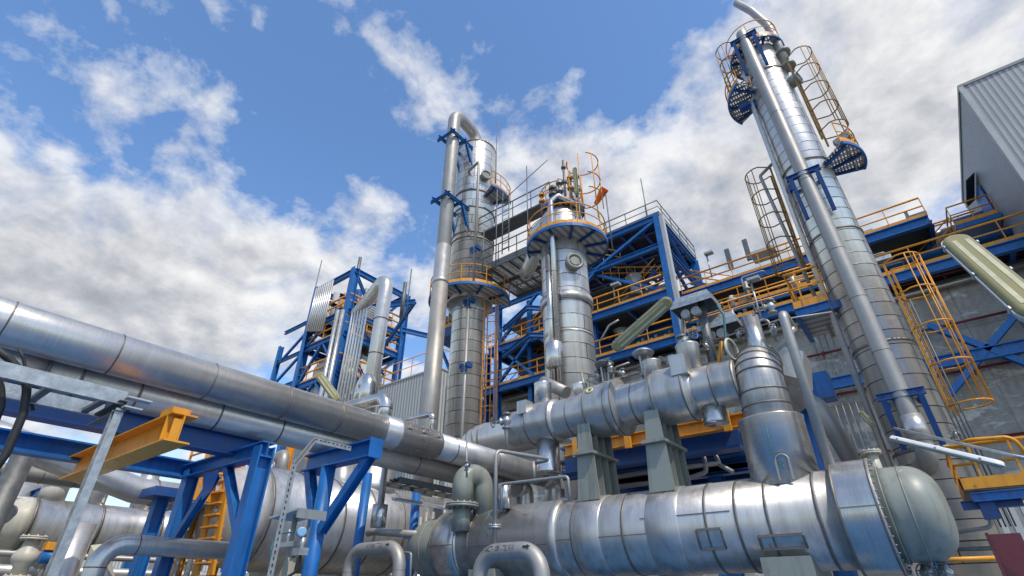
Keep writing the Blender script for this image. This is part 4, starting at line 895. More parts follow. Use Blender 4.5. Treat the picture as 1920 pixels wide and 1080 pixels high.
solo('hose_reel_strap', MB().tube([PY(1352, 640, 8.1), PY(1350, 665, 8.1), PY(1346, 690, 8.1)], .03, 8), M['yellow'], 'yellow strap hanging beside the thick grey post', 'strap')
# valves on the upper vessel
for i, (px, py, s, bon, lb) in enumerate(((1280, 645, .16, (.8, -.5, .2), 'flanged valve on top of the upper exchanger left of the wide nozzle'), (1145, 690, .1, (0, -.6, .9), 'left small valve in the cluster above the upper exchanger'), (1168, 700, .09, (-.6, -.6, .2), 'middle small valve in the cluster above the upper exchanger'), (1120, 704, .09, (-1, -.4, 0), 'far left small valve with round black handwheel above the exchanger'),
    (1445, 575, .13, (-1, -.3, 0), 'flanged valve at the top of the slim standpipe'), (1450, 620, .1, (.3, -1, 0), 'lower valve below the standpipe top beside the cap nozzle'), (1325, 650, .08, (0, -1, .3), 'small valve under the larger instrument hood'), (1385, 628, .08, (.6, -1, 0), 'small valve under the instrument hoods on the right'), (1205, 712, .1, (0, 0, 1), 'low valve at the foot of the large control valve'))):
    valve(lb, PY(px, py, 8.1), UP, s, bon)
for i, (px, py, s, lb) in enumerate(((1207, 672, .17, 'silver control valve with ribbed round top above the upper exchanger'), (1134, 692, .16, 'dark domed control valve left of the silver one'))):
    p = PY(px, py, 8.15); t = thing('control_valve', lb, 'valve', p, 'control valves above the upper exchanger')
    part('diaphragm_case', MB().lathe(p+UP*s*.2, UP, [(0, s*.5), (s*.1, s*1.0), (s*.3, s*1.1), (s*.35, s*1.16), (s*.42, s*1.16), (s*.47, s*1.1), (s*.75, s*.75), (s*.85, s*.2), (s*1.0, s*.18)], 28), M['galv' if i == 0 else 'galvd'], t)
    for a in (0, 2.1, 4.2): part('yoke_leg', MB().bar(p+V((math.cos(a)*s*.5, math.sin(a)*s*.5, s*.2)), p+V((math.cos(a)*s*.35, math.sin(a)*s*.35, -s*1.6)), s*.14, s*.2), M['galv'], t)
    part('stem', MB().cyl(p-UP*s*2.6, p+UP*s*.2, s*.1, seg=10), M['dull'], t)
    mb = MB(); flange(mb, p-UP*s*1.9, UP, s*.7, s*.12, 8); flange(mb, p-UP*s*2.6, UP, s*.7, s*.12, 8); part('body_flange', mb, M['galv'], t)
for i, (q, rr, lb) in enumerate((([(1100, 712), (1130, 722), (1190, 700), (1240, 690)], .03, 'stainless line threading the valve cluster'), ([(1235, 672), (1290, 685)], .045, 'dull olive pipe entering the wide nozzle from the left'), ([(1125, 640), (1142, 610), (1160, 600)], .02, 'thin conduit curving from the slanted strip light'), ([(1280, 690), (1280, 600), (1283, 590)], .03, 'vertical small pipe through the valve left of the wide nozzle'),
    ([(1300, 650), (1460, 600), (1560, 585)], .012, 'thin wire line stretched across the instrument hoods'), ([(1150, 730), (1150, 690), (1180, 680)], .02, 'short bent tube in the valve cluster'), ([(1395, 640), (1425, 600), (1440, 600), (1455, 640)], .022, 'bent grey tube around the bright cap nozzle'), ([(1440, 700), (1455, 655), (1490, 615)], .05, 'dull pipe rising behind the segmented elbow'), ([(1100, 745), (1090, 700)], .025, 'short tube behind the second bright nozzle'))):
    solo('small_bore_pipe', MB().tube([PY(*p, 8.25) for p in q], rr, 10, .1), M['dull'], lb, 'pipe', 'small bore lines above the upper exchanger')
# elbow pipe big ribbed (850-1000, 790-870)
yb2 = 11.2
q = [PY(835, 905, yb2), PY(862, 838, yb2), PY(905, 812, yb2), PY(1060, 860, yb2)]
_, _, rr = fitZ((930, 800), (930, 801), yb2)
A = PY(930, 812+20, yb2); zE, rE = fitX((925, 790), (925, 857), yb2); xl = PY(868, 850, yb2).x
t = thing('ribbed_elbow_pipe', 'wide ribbed clad elbow pipe at the foot of the gooseneck column', 'pipe', (xl, yb2, 0))
path = [V((xl, yb2, .5)), V((xl, yb2, zE)), V((PY(1075, 840, yb2).x, yb2, zE))]
part('pipe_shell', MB().tube(path, rE, 44, rE*2.0, 12), M['pipe'], t)
mb = MB(); R_ = rE*2.0; cc = V((xl+R_, yb2, zE-R_))
for k in range(9): a = k*math.pi/2/8; mb.torus(cc+V((-math.cos(a)*R_, 0, math.sin(a)*R_)), V((math.sin(a), 0, math.cos(a))), rE, .026, 44, 6)
part('joint_band', mb, M['seam'], t)
# ================================================================== COLUMNS
def ring_platform(label, c, ri, ro, z, a0, a1, joists, railstep=1.3, h=1.1, group='round column platforms', k=1., toe=True, eh=.15, bs=.12):
    t = thing('ring_platform', label, 'platform', (c[0], c[1], z), group)
    full = abs(a1-a0-2*math.pi) < 1e-3
    part('deck', MB().arcplate((c[0], c[1], 0), ri, ro, z-.05, z, a0, a1, 40), M['deckp'], t)
    part('edge_beam', MB().arcplate((c[0], c[1], 0), ro-.03, ro+.02, z-eh, z+.005, a0, a1, 40), M['blue'], t)
    for a in joists: d = V((math.cos(a), math.sin(a), 0)); part('bracket', MB().ibeam(V((c[0], c[1], z-.06-bs/2))+d*ri*.9, V((c[0], c[1], z-.06-bs/2))+d*(ro-.04), bs, bs*.6, UP), M['blue_shade'], t)
    pts = arc(c, ro-.03, a0, a1, z, 32)
    rail(t, pts[:-1] if full else pts, h, railstep, closed=full, r=.024*k, toe=toe, scale=k)
    return t
M['deckp'] = corrugated('ribbed_deck_plate', (.5, .5, .49), .3, .04, dark=.5)

# ---- column one (gooseneck)
Y1 = 18.0
c1x, _, R1 = fitZ((839, 533), (922, 533), Y1); c1b, _, R1b = fitZ((841, 720), (908, 720), Y1)
c1x = (c1x+c1b)/2; zp1 = ZAT(c1x, Y1-R1, 550); zt_ = ZAT(c1x, Y1-R1*.5, 278); R1 = min(R1, 1.35); print('C1', c1x, R1, R1b, zp1, zt_)
t = thing('distillation_column', 'tall clad column with gooseneck overhead pipe and round platform at mid height', 'column', (c1x, Y1, 0), 'clad process columns')
part('lower_shell', MB().lathe((c1x, Y1, 0), UP, [(0, R1b), (zp1-.9, R1b), (zp1-.3, R1*1.0)], 72), M['clad'], t)
hs = zt_-zp1
part('upper_shell', MB().lathe((c1x, Y1, zp1-.3), UP, [(0, R1), (hs+.2, R1), (hs+.35, R1*.97), (hs+.75, R1*.75), (hs+1.0, R1*.4), (hs+1.05, .02)], 72), M['clad'], t)
mb = MB()
for py in (360, 392, 438, 448): bands(mb, (c1x, Y1, 0), UP, [ZAT(c1x, Y1-R1, py)], R1, .12, .05, 72)
bands(mb, (c1x, Y1, 0), UP, [zt_], R1, .1, .03, 72); part('stiffener_ring', mb, M['seam'], t)
for px, py, s in ((922, 335, 1),):
    z = ZAT(c1x, Y1-R1, py); a = R(-22); d = V((math.cos(a), math.sin(a), 0)); P = V((c1x, Y1, z))+d*R1*.95
    mb = MB().cyl(P, P+d*.35, .3, seg=24); mb.torus(P+d*.36, d, .3, .06, 24, 8); part('manhole', mb, M['green'], t)
# overhead riser pipe with gooseneck
YR1 = Y1-2.4
xr_, _, rr = fitZ((795, 700), (833, 700), YR1); xr2, _, rr2 = fitZ((831, 300), (856, 300), YR1); xr_ = (xr_+xr2)/2
_, _, rr = fitZ((806, 600), (836, 600), YR1); zg = ZAT(xr_, YR1, 213); print('riser', xr_, rr, zg)
t2 = thing('overhead_pipe', 'matte grey gooseneck pipe running down beside the left column', 'pipe', (xr_, YR1, 0))
ex = c1x-.1; zn = zt_+.8
part('pipe', MB().tube([(xr_, YR1, 3), (xr_, YR1, zg+.1), (ex, Y1-.1, zg+.1), (ex, Y1, zn-.4)], rr, 40, .85, 10), M['dullp'] if 'dullp' in M else M['dull'], t2)
za_, zb_ = ZAT(xr_, YR1, 533), ZAT(xr_, YR1, 463)
part('clad_sleeve', MB().lathe((xr_, YR1, za_), UP, [(0, rr), (0.01, rr*1.12), (.2, rr*1.13), (.22, rr*1.07), (zb_-za_, rr*1.07), (zb_-za_+.02, rr)], 40), M['pipe'], t2)
part('lower_cladding', MB().cyl((xr_, YR1, 3.1), (xr_, YR1, za_), rr*1.06, seg=40), M['dull'], t2)
mb = MB().tube([V((c1x+.7, Y1+.3, zt_+.1)), V((c1x+.7, Y1+.2, zt_+.9)), V((c1x-.2, Y1+.9, zt_+1.9))], .11, 16, .3); part('vent_pipe', mb, M['dull'], t2)
for i, py in enumerate((262, 378)):
    z = ZAT(xr_, YR1, py)
    tb = thing('pipe_bracket', ('upper', 'lower')[i]+' blue double bracket tying the gooseneck pipe to the left column', 'bracket', (xr_, YR1, z), 'blue pipe brackets')
    for s in (-1, 1):
        o = X_*s*(rr+.1)
        part('arm', MB().ibeam(V((xr_, YR1-rr-.35, z))+o, V((xr_, Y1-R1*.75, z))+o, .2, .13, UP), M['blue'], tb)
        part('strut', MB().ibeam(V((xr_, Y1-R1*.85, z-1.5))+o, V((xr_, YR1+rr+.35, z-.12))+o, .16, .12, X_), M['blue'], tb)
        part('wing_plate', MB().poly([V((xr_, Y1-R1*.8, z-2.0))+o, V((xr_, Y1-R1*1.05, z-1.5))+o, V((xr_, Y1-R1*.8, z-.9))+o], (.02, 0, 0)), M['dull'], tb)
    part('tie', MB().ibeam((xr_-rr-.45, YR1-rr-.12, z), (xr_+rr+.3, YR1-rr-.12, z), .16, .12, UP), M['blue'], tb)
    part('rear_tie', MB().ibeam((xr_-rr-.45, YR1+rr+.12, z), (xr_+rr+.3, YR1+rr+.12, z), .16, .12, UP), M['blue'], tb)
# small pipes on the column front
z0_, z1_ = ZAT(c1x, Y1-R1, 545), ZAT(c1x, Y1-R1, 328)
yv = Y1-R1-.22; xs = PY(890, 480, yv).x
solo('column_drop_line', MB().tube([(xs, yv, zp1+.0), (xs, yv, z1_), (xs-R1*.8, yv+.15, z1_-.1), (xs-R1*1.0, yv+.8, z1_-.15), (xs-R1*1.0, yv+.8, z1_-1.)], .085, 16, .18), M['dull'], 'thin drop line down the front of the upper left column bending left at its top', 'pipe', 'thin lines on the columns')
xs2 = PY(872, 700, Y1-R1b-.2).x
solo('column_drop_line', MB().cyl((xs2, Y1-R1b-.2, 3), (xs2, Y1-R1b-.2, zp1-.2), .09, seg=16), M['dull'], 'thin drop line down the front of the lower left column below its platform', 'pipe', 'thin lines on the columns')
for py, lb, y_ in ((687, 'blue pipe clip on the lower left column', Y1-R1b-.1), (468, 'blue pipe clip on the upper left column', Y1-R1-.1), (566, 'blue pipe clip just under the left column platform', Y1-R1b-.1)):
    x = xs if py < 500 else xs2; z = ZAT(x, y_, py); tb = thing('pipe_clip', lb, 'bracket', (x, y_, z), 'small blue pipe clips')
    for s in (-1, 1): part('jaw', MB().box((x+s*.2-.08, y_-.25, z-.12), (x+s*.2+.08, y_+.1, z+.12)).box((x+s*.14-.05, y_-.25, z-.3), (x+s*.14+.05, y_-.15, z+.0)), M['blue_shade'], tb)
ring_platform('round platform with yellow rail at mid height of the left column', (c1x, Y1), R1b, R1b+1.35, zp1, R(-165), R(45), [R(a) for a in (-150, -110, -70, -30, 10)])
zpl = ZAT(c1x+R1+.7, Y1, 362)
ring_platform('small side platform with yellow rail high on the right of the left column', (c1x, Y1), R1, R1+1.05, zpl, R(-22), R(30), [R(-15), R(20)], .7)
p = V((c1x+R1+.7, Y1-.3, zpl)); t = thing('lightning_rod', 'tall thin lightning rod on the small side platform of the left column', 'rod', p, 'lightning rods')
part('mast', MB().cyl(p, (p.x, p.y, ZAT(p.x, p.y, 285)), .045, seg=8).cyl((p.x, p.y, ZAT(p.x, p.y, 285)), (p.x, p.y, ZAT(p.x, p.y, 226)), .018, seg=6), M['galvd'], t)
part('base_box', MB().box(p+V((-.2, -.15, -.05)), p+V((.1, .15, .2))), M['black'], t)
ladder('yellow caged ladder on the shaded left side of the upper left column', (c1x-R1-.25, Y1+.2, zp1), ZAT(c1x-R1, Y1, 330), (-1, .4), 'caged ladders on columns', 2.0, .5, .4, .35, 1.4)
ladder('yellow caged ladder on the right of the lower left column', (c1x+R1b+.25, Y1+.1, 5), zp1-.2, (1, .3), 'caged ladders on columns', 2.0, .45, .36, .35, 1.3)
# blue side support frame left of column 1 (820-845, 570-640)
zl = ZAT(c1x-R1b-.6, Y1+.4, 638); t = thing('side_platform', 'small blue equipment platform tucked behind the gooseneck pipe below the round platform', 'platform', (c1x-R1b-.7, Y1+.6, zl))
bx = c1x-R1b
part('frame', MB().box((bx-1.5, Y1-.2, zl), (bx-.05, Y1+1.4, zl+.55)), M['blue_shade'], t)
for s in (0, 1): part('brace', MB().ibeam((bx, Y1-.1+s*1.2, zl-2.4), (bx-1.3, Y1-.1+s*1.2, zl), .16, .12, Y_), M['blue'], t)
rail(t, [V((bx-.1, Y1-.2, zl+.55)), V((bx-1.5, Y1-.2, zl+.55)), V((bx-1.5, Y1+1.4, zl+.55))], 1.3, .7, r=.03)
for k in range(4): part('instrument', MB().cyl((bx-.4-.25*k, Y1+.1, zl+.6), (bx-.4-.25*k, Y1+.1, zl+1.4+.2*(k % 2)), .1, seg=12).box((bx-.5-.25*k, Y1-.05, zl+1.0), (bx-.3-.25*k, Y1+.1, zl+1.25)), M[('yellow', 'galv')[k % 2]], t)

# ---- column two
Y2 = 16.0
c2x, _, R2 = fitZ((1017, 560), (1107, 560), Y2); zp2 = ZAT(c2x, Y2-R2-.5, 437); ztop2 = ZAT(c2x, Y2-R2, 392); print('C2', c2x, R2, zp2, ztop2)
t = thing('distillation_column', 'shorter clad column with a wide round platform and railed top', 'column', (c2x, Y2, 0), 'clad process columns')
part('shell', MB().lathe((c2x, Y2, 0), UP, [(0, R2), (ztop2-.2, R2), (ztop2-.1, R2*.98), (ztop2+.3, R2*.8), (ztop2+.5, R2*.5), (ztop2+.52, .02)], 72), M['clad'], t)
mb = MB(); bands(mb, (c2x, Y2, 0), UP, [ZAT(c2x, Y2-R2, 556)], R2, .35, .1, 72); bands(mb, (c2x, Y2, 0), UP, [ZAT(c2x, Y2-R2, 622), ztop2-.9], R2, .06, .03, 72); part('stiffener_ring', mb, M['clad'], t)
a = R(-38); d = V((math.cos(a), math.sin(a), 0)); z = ZAT(c2x, Y2-R2, 500); P = V((c2x, Y2, z))+d*R2*.93
mb = MB().cyl(P, P+d*.3, .33, seg=28).torus(P+d*.32, d, .32, .075, 28, 8).cyl(P+d*.28, P+d*.36, .2, seg=20); part('manhole', mb, M['green'], t)
ring_platform('wide round platform with blue edge and yellow rail around the shorter column', (c2x+.22, Y2), R2-.2, R2+.78, zp2, R(-165), R(120), [R(a) for a in (-150, -115, -85, -50, -15, 20, 55)])
# upper narrow platform & guard rings on top
zt3 = ZAT(c2x, Y2-R2, 402)+.75
ring_platform('top guard ring platform on the head of the shorter column', (c2x+.1, Y2), .3, R2*1.0, zt3, R(-180), R(180), [R(-120), R(-60), R(0)], 1.2, 1.1, toe=True)
t = thing('guard_hoops', 'tall curved yellow guard hoops above the shorter column', 'guard', (c2x+1.4, Y2-.2, zt3))
for k, z in enumerate((zt3+.2, zt3+1.1, zt3+2.3)): part('hoop', MB().torus((c2x+1.35, Y2, z), UP, .75, .03, 24, 6, -2.4, 2.4), M['yellow'], t)
for k in range(6): a = -2.2+k*.88; part('upright', MB().cyl((c2x+1.35+.75*math.cos(a), Y2+.75*math.sin(a), zt3-.6), (c2x+1.35+.75*math.cos(a), Y2+.75*math.sin(a), zt3+2.3), .022, seg=6), M['yellow'], t)
p0 = PY(1079, 366, Y2-.6); p1 = PY(1078, 314, Y2-.6); p0.x = p1.x = PY(1080, 345, Y2-.6).x
lamp('upright strip light standing on top of the shorter column', p0, p1, .22, (0, -1, 0)); solo('lamp_pole', MB().cyl((p0.x, Y2-.5, zp2), p0+Y_*.1, .04, seg=8), M['galvd'], 'thin pole under the upright strip light', 'pole')
# twin pipes down front and ribbed gooseneck
for px0, px1, y_, lb in ((1027, 1034, Y2-R2-.35, 'left of the twin bright risers on the shorter column'), (1038, 1045, Y2-R2-.3, 'right of the twin bright risers on the shorter column')):
    x = PY((px0+px1)/2+.5, 560, y_).x; ztp = ZAT(x, y_, 378 if px0 > 1030 else 462)
    pts = [(x, y_, ZAT(x, y_, 720)), (x, y_, ztp)]
    if px0 > 1030: pts += [(x+.25, y_+.2, ztp+.35), (x+1.0, y_+1.2, ztp-.1)]
    t = thing('riser_pipe', lb, 'pipe', pts[0], 'twin bright risers'); part('pipe', MB().tube(pts, .12, 20, .15), M['bright'], t)
    part('joint_band', MB().torus((x, y_, ZAT(x, y_, 600)), UP, .12, .015, 20, 6).torus((x, y_, ZAT(x, y_, 510)), UP, .12, .015, 20, 6), M['seam'], t)
x = PY(1040, 690, Y2-R2-.35).x
solo('lagged_pot', MB().lathe((x, Y2-R2-.3, ZAT(x, Y2-R2, 698)), UP, [(0, .2), (.1, .34), (1.0, .34), (1.15, .2)], 28), M['bright'], 'bright lagged reducer at the foot of the twin risers', 'pot', 'lagged pots')
solo('slanted_spool', MB().cyl(PY(1018, 716, Y2-R2-1), PY(1062, 736, Y2-R2-1.2), .2, seg=20), M['dull'], 'short slanted spool piece in front of the shorter column foot', 'pipe')
pts = [PY(990, 545, Y2+.6), PY(1000, 430, Y2+.6), PY(1010, 392, Y2+.4), PY(1052, 385, Y2+.2)]; x = (PY(1000, 440, Y2+.6).x)
zg2 = ZAT(x, Y2+.6, 486); pts = [V((x-1.0, Y2+1.2, zg2-.15)), V((x, Y2+.6, zg2)), V((x, Y2+.6, ztop2+.5)), V((c2x+.3, Y2+.2, ztop2+.8))]
t = thing('ribbed_gooseneck', 'ribbed clad gooseneck bending over the left shoulder of the shorter column', 'pipe', pts[1])
part('pipe', MB().tube(pts, .34, 32, .7, 12), M['pipe'], t)
mb = MB(); [mb.torus((x, Y2+.6, zg2+.7+.22*k), UP, .34, .015, 28, 6) for k in range(14) if zg2+.7+.22*k < ztop2]; part('joint_band', mb, M['seam'], t)
mb = MB()
for i, (dx, dy, r_, h_) in enumerate(((.5, -.8, .12, 1.2), (.9, -.5, .1, 1.6), (.2, -.9, .14, .9), (1.0, -.1, .12, 2.0), (-.5, -.8, .1, 1.0), (.75, -.75, .08, 2.3))):
    t = thing('top_fitting', ('squat valve', 'slim valve', 'wide flanged stub', 'tall relief valve', 'short stub', 'thin instrument standpipe')[i]+' on the head of the shorter column', 'fitting', (c2x+dx, Y2+dy, zt3), 'fittings on the shorter column head')
    part('body', MB().cyl((c2x+dx, Y2+dy, zt3-.4), (c2x+dx, Y2+dy, zt3+h_), r_*.7, seg=12), M['galvd'], t)
    mb = MB(); flange(mb, (c2x+dx, Y2+dy, zt3+h_*.4), UP, r_*1.5, .05, 6); flange(mb, (c2x+dx, Y2+dy, zt3+h_*.8), UP, r_*1.4, .05, 6); part('flange', mb, M[('galv', 'yellow', 'galvd')[i % 3]], t)
# windsock
t = thing('windsock', 'orange windsock on a thin mast right of the shorter column', 'windsock', PY(1143, 420, 24))
b_, tp_ = PY(1143, 422, 24), PY(1138, 355, 24); tp_.x = b_.x
part('mast', MB().cyl((b_.x, 24, b_.z-2), tp_, .045, seg=8), M['galvd'], t)
e_ = PY(1121, 380, 24.3); ax = e_-tp_; L = ax.length; part('sock', MB().lathe(tp_+V((0, -.05, .1)), ax, [(0, .3), (L*.35, .27), (L*.8, .2), (L*1.25, .14)], 20, caps=False), M['orange'], t)
# ---- walkway between columns
za = zp1+.1; wy = (Y1+Y2)/2+.6
a_ = PY(905, 570, 18.5); L0 = PY(925, 545, 19.3); L1 = PY(1025, 487, 17.2); zw = (L0.z+L1.z)/2
t = thing('walkway', 'grey steel walkway with pipe rails linking the two nearer columns', 'walkway', (L0.x, 18.5, zw))
x0w, x1w = c1x+R1+.1, c2x-R2-.1; zw = zp1+1.25; ya_, yb_ = Y1-.7, Y1+2.6; print('walk', x0w, x1w, zw, zp1, zp2)
part('deck', MB().box((x0w, ya_, zw-.05), (x1w, yb_, zw)), M['grate'], t)
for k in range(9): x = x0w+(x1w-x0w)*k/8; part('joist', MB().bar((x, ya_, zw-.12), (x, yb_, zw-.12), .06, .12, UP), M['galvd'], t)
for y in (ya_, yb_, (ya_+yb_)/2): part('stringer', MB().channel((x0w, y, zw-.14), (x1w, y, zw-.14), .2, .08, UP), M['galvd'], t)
rail(t, [V((x0w, ya_, zw)), V((x1w, ya_, zw))], 1.2, 1.2, M['galvd'], .03); rail(t, [V((x0w, yb_, zw)), V((x1w, yb_, zw))], 1.2, 1.5, M['galvd'], .03)
t = thing('upper_walkway', 'short higher grey catwalk with rails above the main walkway', 'walkway', (x0w, Y1-.5, zw+2.6))
za_, zb_ = zw+2.2, zw+3.0
part('deck', MB().bar((x0w+.2, Y1-.6, za_), (x1w, Y1-.6, za_), .9, .1, UP), M['galvd'], t)
rail(t, [V((x0w+.1, Y1-1.1, za_)), V((x1w, Y1-1.1, za_))], 1.1, 1.3, M['galvd'], .03, toe=False)
t = thing('grey_ladder', 'small grey ladder standing between the catwalk and the walkway', 'ladder', (x0w+2.1, Y1-1.1, zw))
for s in (-.22, .22): part('side_rail', MB().cyl((x0w+2.1+s, Y1-1.15, zw), (x0w+2.1+s, Y1-1.15, zw+4.2), .03, seg=8), M['galvd'], t)
for k in range(12): part('rung', MB().cyl((x0w+1.88, Y1-1.15, zw+.3+k*.32), (x0w+2.32, Y1-1.15, zw+.3+k*.32), .018, seg=6), M['galvd'], t)
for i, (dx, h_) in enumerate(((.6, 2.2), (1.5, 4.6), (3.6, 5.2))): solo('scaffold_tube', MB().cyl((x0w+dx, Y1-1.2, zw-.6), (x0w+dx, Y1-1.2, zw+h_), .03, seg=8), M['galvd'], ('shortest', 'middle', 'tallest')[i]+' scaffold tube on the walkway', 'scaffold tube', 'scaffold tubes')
solo('conduit', MB().tube([(x0w+.3, Y1-1.2, za_+2.2), (x0w+1.5, Y1-1.2, za_+1.2), (x1w, Y1-1.2, za_+2.6)], .025, 8), M['galvd'], 'slanting scaffold rail above the catwalk', 'rail')

# ---- tall right column
Y3 = 14.0
ta, _, r3a = fitZ((1503, 420), (1610, 420), Y3); tb_, _, r3b = fitZ((1644, 780), (1781, 780), Y3); tc_, _, r3c = fitZ((1429, 230), (1522, 230), Y3)
print('T', ta, tb_, tc_, r3a, r3b, r3c)
R3 = (r3a+r3b+r3c)/3; za, zb = ZAT(ta, Y3-R3, 420), ZAT(tb_, Y3-R3, 780)
sx = (ta-tb_)/(za-zb); T0 = V((tb_-sx*zb, Y3, 0)); TD = V((sx, 0, 1)).normalized()
def TX(z): return T0.x+sx*z
def TZ(py, dx=0, dy=0):
    z = 10.
    for _ in range(6): z = ZAT(TX(z)+dx, Y3+dy, py)
    return z
zt3_ = TZ(88, 0, -R3); print('tall', T0, sx, zt3_)
t = thing('distillation_column', 'tallest clad column at right with one thick matte pipe running down its front', 'column', T0, 'clad process columns')
Ln = zt3_
part('shell', MB().lathe(T0, TD, [(0, R3), (Ln, R3), (Ln+.25, R3*.9), (Ln+.5, R3*.6), (Ln+.6, .02)], 80), M['clad_tall'], t)
mb = MB(); bands(mb, T0, TD, [TZ(py, 0, -R3) for py in (130, 300, 430, 640, 840)], R3, .06, .025, 80); part('stiffener_ring', mb, M['seam'], t)
a = R(-18); d = V((math.cos(a), math.sin(a), 0)); z = TZ(150, R3, -.3); P = V((TX(z), Y3, z))+d*R3*.9
part('manhole', MB().cyl(P, P+d*.3, .2, seg=24).torus(P+d*.3, d, .2, .04, 24, 8), M['green'], t)
# front pipe
yF = Y3-R3-.42
fa, _, rf = fitZ((1530, 420), (1565, 420), yF); fb, _, rf2 = fitZ((1652, 700), (1690, 700), yF); print('front', fa, fb, rf, rf2)
z_a, z_b = ZAT(fa, yF, 420), ZAT(fb, yF, 700); sf = (fa-fb)/(z_a-z_b); FX = lambda z: fb+(z-z_b)*sf
def FZ(py):
    z = 10.
    for _ in range(6): z = ZAT(FX(z), yF, py)
    return z
zt_ = FZ(58); zb2 = FZ(868)
t = thing('downcomer_pipe', 'thick matte grey pipe running the full height of the tallest column front', 'pipe', (FX(zb2), yF, zb2))
rf = (rf+rf2)/2
part('pipe', MB().tube([(FX(zb2)-.3, yF+.9, zb2), (FX(zb2), yF, zb2), (FX(zt_), yF, zt_), (FX(zt_)+.1, yF+1., zt_-.1)], rf, 40, rf*1.6, 10), M['matte'] if 'matte' in M else M['dull'], t)
part('clad_foot', MB().cyl((FX(zb2)-.0, yF, zb2+.4), (FX(FZ(780)), yF, FZ(780)), rf*1.15, seg=36), M['pipe'], t)
mb = MB(); [mb.torus((FX(FZ(py)), yF, FZ(py)), TD, rf, .008, 32, 6) for py in (215, 340, 470, 560, 660)]; part('weld_bead', mb, M['seam'], t)
for i, (py, Lb) in enumerate(((76, 1.3), (330, 1.2), (742, 1.0))):
    z = FZ(py); tb = thing('pipe_bracket', ('top', 'middle', 'lowest')[i]+' blue yoke bracket holding the thick front pipe of the tallest column', 'bracket', (FX(z), yF, z), 'blue yoke brackets')
    w = rf+.14
    part('cross_bar', MB().ibeam((FX(z)-w-.1, yF-.12, z), (FX(z)+w+.1, yF-.12, z), .14, .12, UP), M['blue_shade'], tb)
    for s in (-1, 1):
        part('arm', MB().ibeam((FX(z)+s*w, yF-.15, z-.04), (FX(z)+s*w, yF+.55, z-.04), .14, .1, UP), M['blue_shade'], tb)
        part('leg', MB().ibeam((FX(z)+s*w, yF-.12, z-.05), (FX(z-Lb)+s*w, yF+.25, z-Lb), .12, .1, Y_), M['blue_shade'], tb)
# left thin pipes on tall column
for px0, py0, px1, py1, y_, r_, lb in ((1408, 190, 1640, 800, Y3-.3, .07, 'long slim stainless line following the left edge of the tallest column'), (1425, 330, 1530, 560, Y3+.3, .05, 'second slim line behind the left edge of the tallest column')):
    a = PY(px0, py0, y_); b = PY(px1, py1, y_); b2 = b+(b-a)*.25
    solo('column_drop_line', MB().tube([a+V((.5, 0, .3)), a, b2], r_, 16, .1), M['dull'] if r_ < .06 else M['pipe'], lb, 'pipe', 'thin lines on the columns')
for px, py, lb in ((1395, 200, 'small bracket near the top left of the tallest column'), (1490, 352, 'small bracket on the left of the tallest column beside the middle yoke'), (1572, 572, 'small bracket on the left of the tallest column behind the slim line')):
    p = PY(px, py, Y3-.35); solo('pipe_clip', MB().box(p+V((-.15, -.1, -.1)), p+V((.2, .15, .1))).box(p+V((.1, 0, -.2)), p+V((.4, .2, .12))), M['blue_shade'], lb, 'bracket', 'small blue pipe clips')
# vent pipe at the top right
yv_ = Y3-.2
solo('vent_pipe', MB().tube([PY(1478, 128, yv_), PY(1455, 75, yv_), PY(1437, 45, yv_), PY(1410, 22, yv_), PY(1381, 6, yv_)], .13, 24, .6, 8), M['dull'], 'slanted vent pipe sticking up above the top of the tallest column', 'pipe')
for i, (px, py) in enumerate(((1468, 100), (1478, 125))):
    p = PY(px, py, yv_); solo('vent_flange', MB().lathe(p-TD*.04, TD, [(0, .16), (.01, .23), (.09, .23), (.1, .16)], 20), M['green'], ('upper', 'lower')[i]+' flange of the slanted vent pipe', 'flange', 'vent pipe flanges')
# platforms and ladders on the tall column
def tplat(label, py, side_a0, side_a1, ro, js, h=.75, step=.45, k=.8, dy=0):
    am = (side_a0+side_a1)/2; z = TZ(py, math.cos(am)*(R3+ro)*.6, math.sin(am)*(R3+ro)*.6)
    return ring_platform(label, (TX(z), Y3), R3+.02, R3+ro, z, side_a0, side_a1, js, step, h, 'platforms on the tallest column', k, eh=.09, bs=.09), z
M['deckp0'] = M['deckp']; M['deckp'] = M['grate']
_, zq1 = tplat('crescent platform with yellow rail on the left near the top of the tallest column', 190, R(150), R(235), .75, [R(160), R(190), R(225)], .6)
_, zq2 = tplat('crescent platform with floodlight on the right side of the tallest column', 303, R(-45), R(20), .8, [R(-40), R(-12), R(15)], .75)
_, zq0 = tplat('narrow crown platform with hoops around the very top of the tallest column', 92, R(-180), R(180), .25, [R(a) for a in (-160, -120, -60, -20)], .9, 1.2)
M['deckp'] = M['deckp0']
p = PY(1580, 262, Y3-.2); t = thing('floodlight', 'small square floodlight above the right crescent platform', 'lamp', p); part('head', MB().obox(p, (.2, 0, .08), (0, .1, 0), (-.04, 0, .1)), M['grey'], t); part('mast', MB().cyl(p-UP*1.2, p, .03, seg=6), M['galvd'], t)
def tladder(label, pxb, pyb, pyt, y_, out, cage=.3, hoop=.36, k=.9):
    b = PY(pxb, pyb, y_); return ladder(label, b, ZAT(b.x, b.y, pyt), out, 'caged ladders on columns', cage, .42, hoop, .3, .85, k, mat=M['yellow'] if pyb > 600 else M['yellow_backlit'])
tladder('slender caged ladder up the right side of the tallest column top', 1548, 268, 118, Y3-.2, (1, -.2))
tladder('caged ladder at the left of the tallest column above the railed building floor', 1512, 510, 322, Y3+.6, (-1, -.2), .2, .4)
tladder('large yellow caged ladder on the right of the tallest column before the concrete wall', 1790, 775, 500, Y3-.5, (1, -.3), .1, .35, .8)
tladder('short caged hoops on the left of the tallest column top above the crescent platform', 1410, 170, 90, Y3-.3, (-1, -.3), .1, .36)
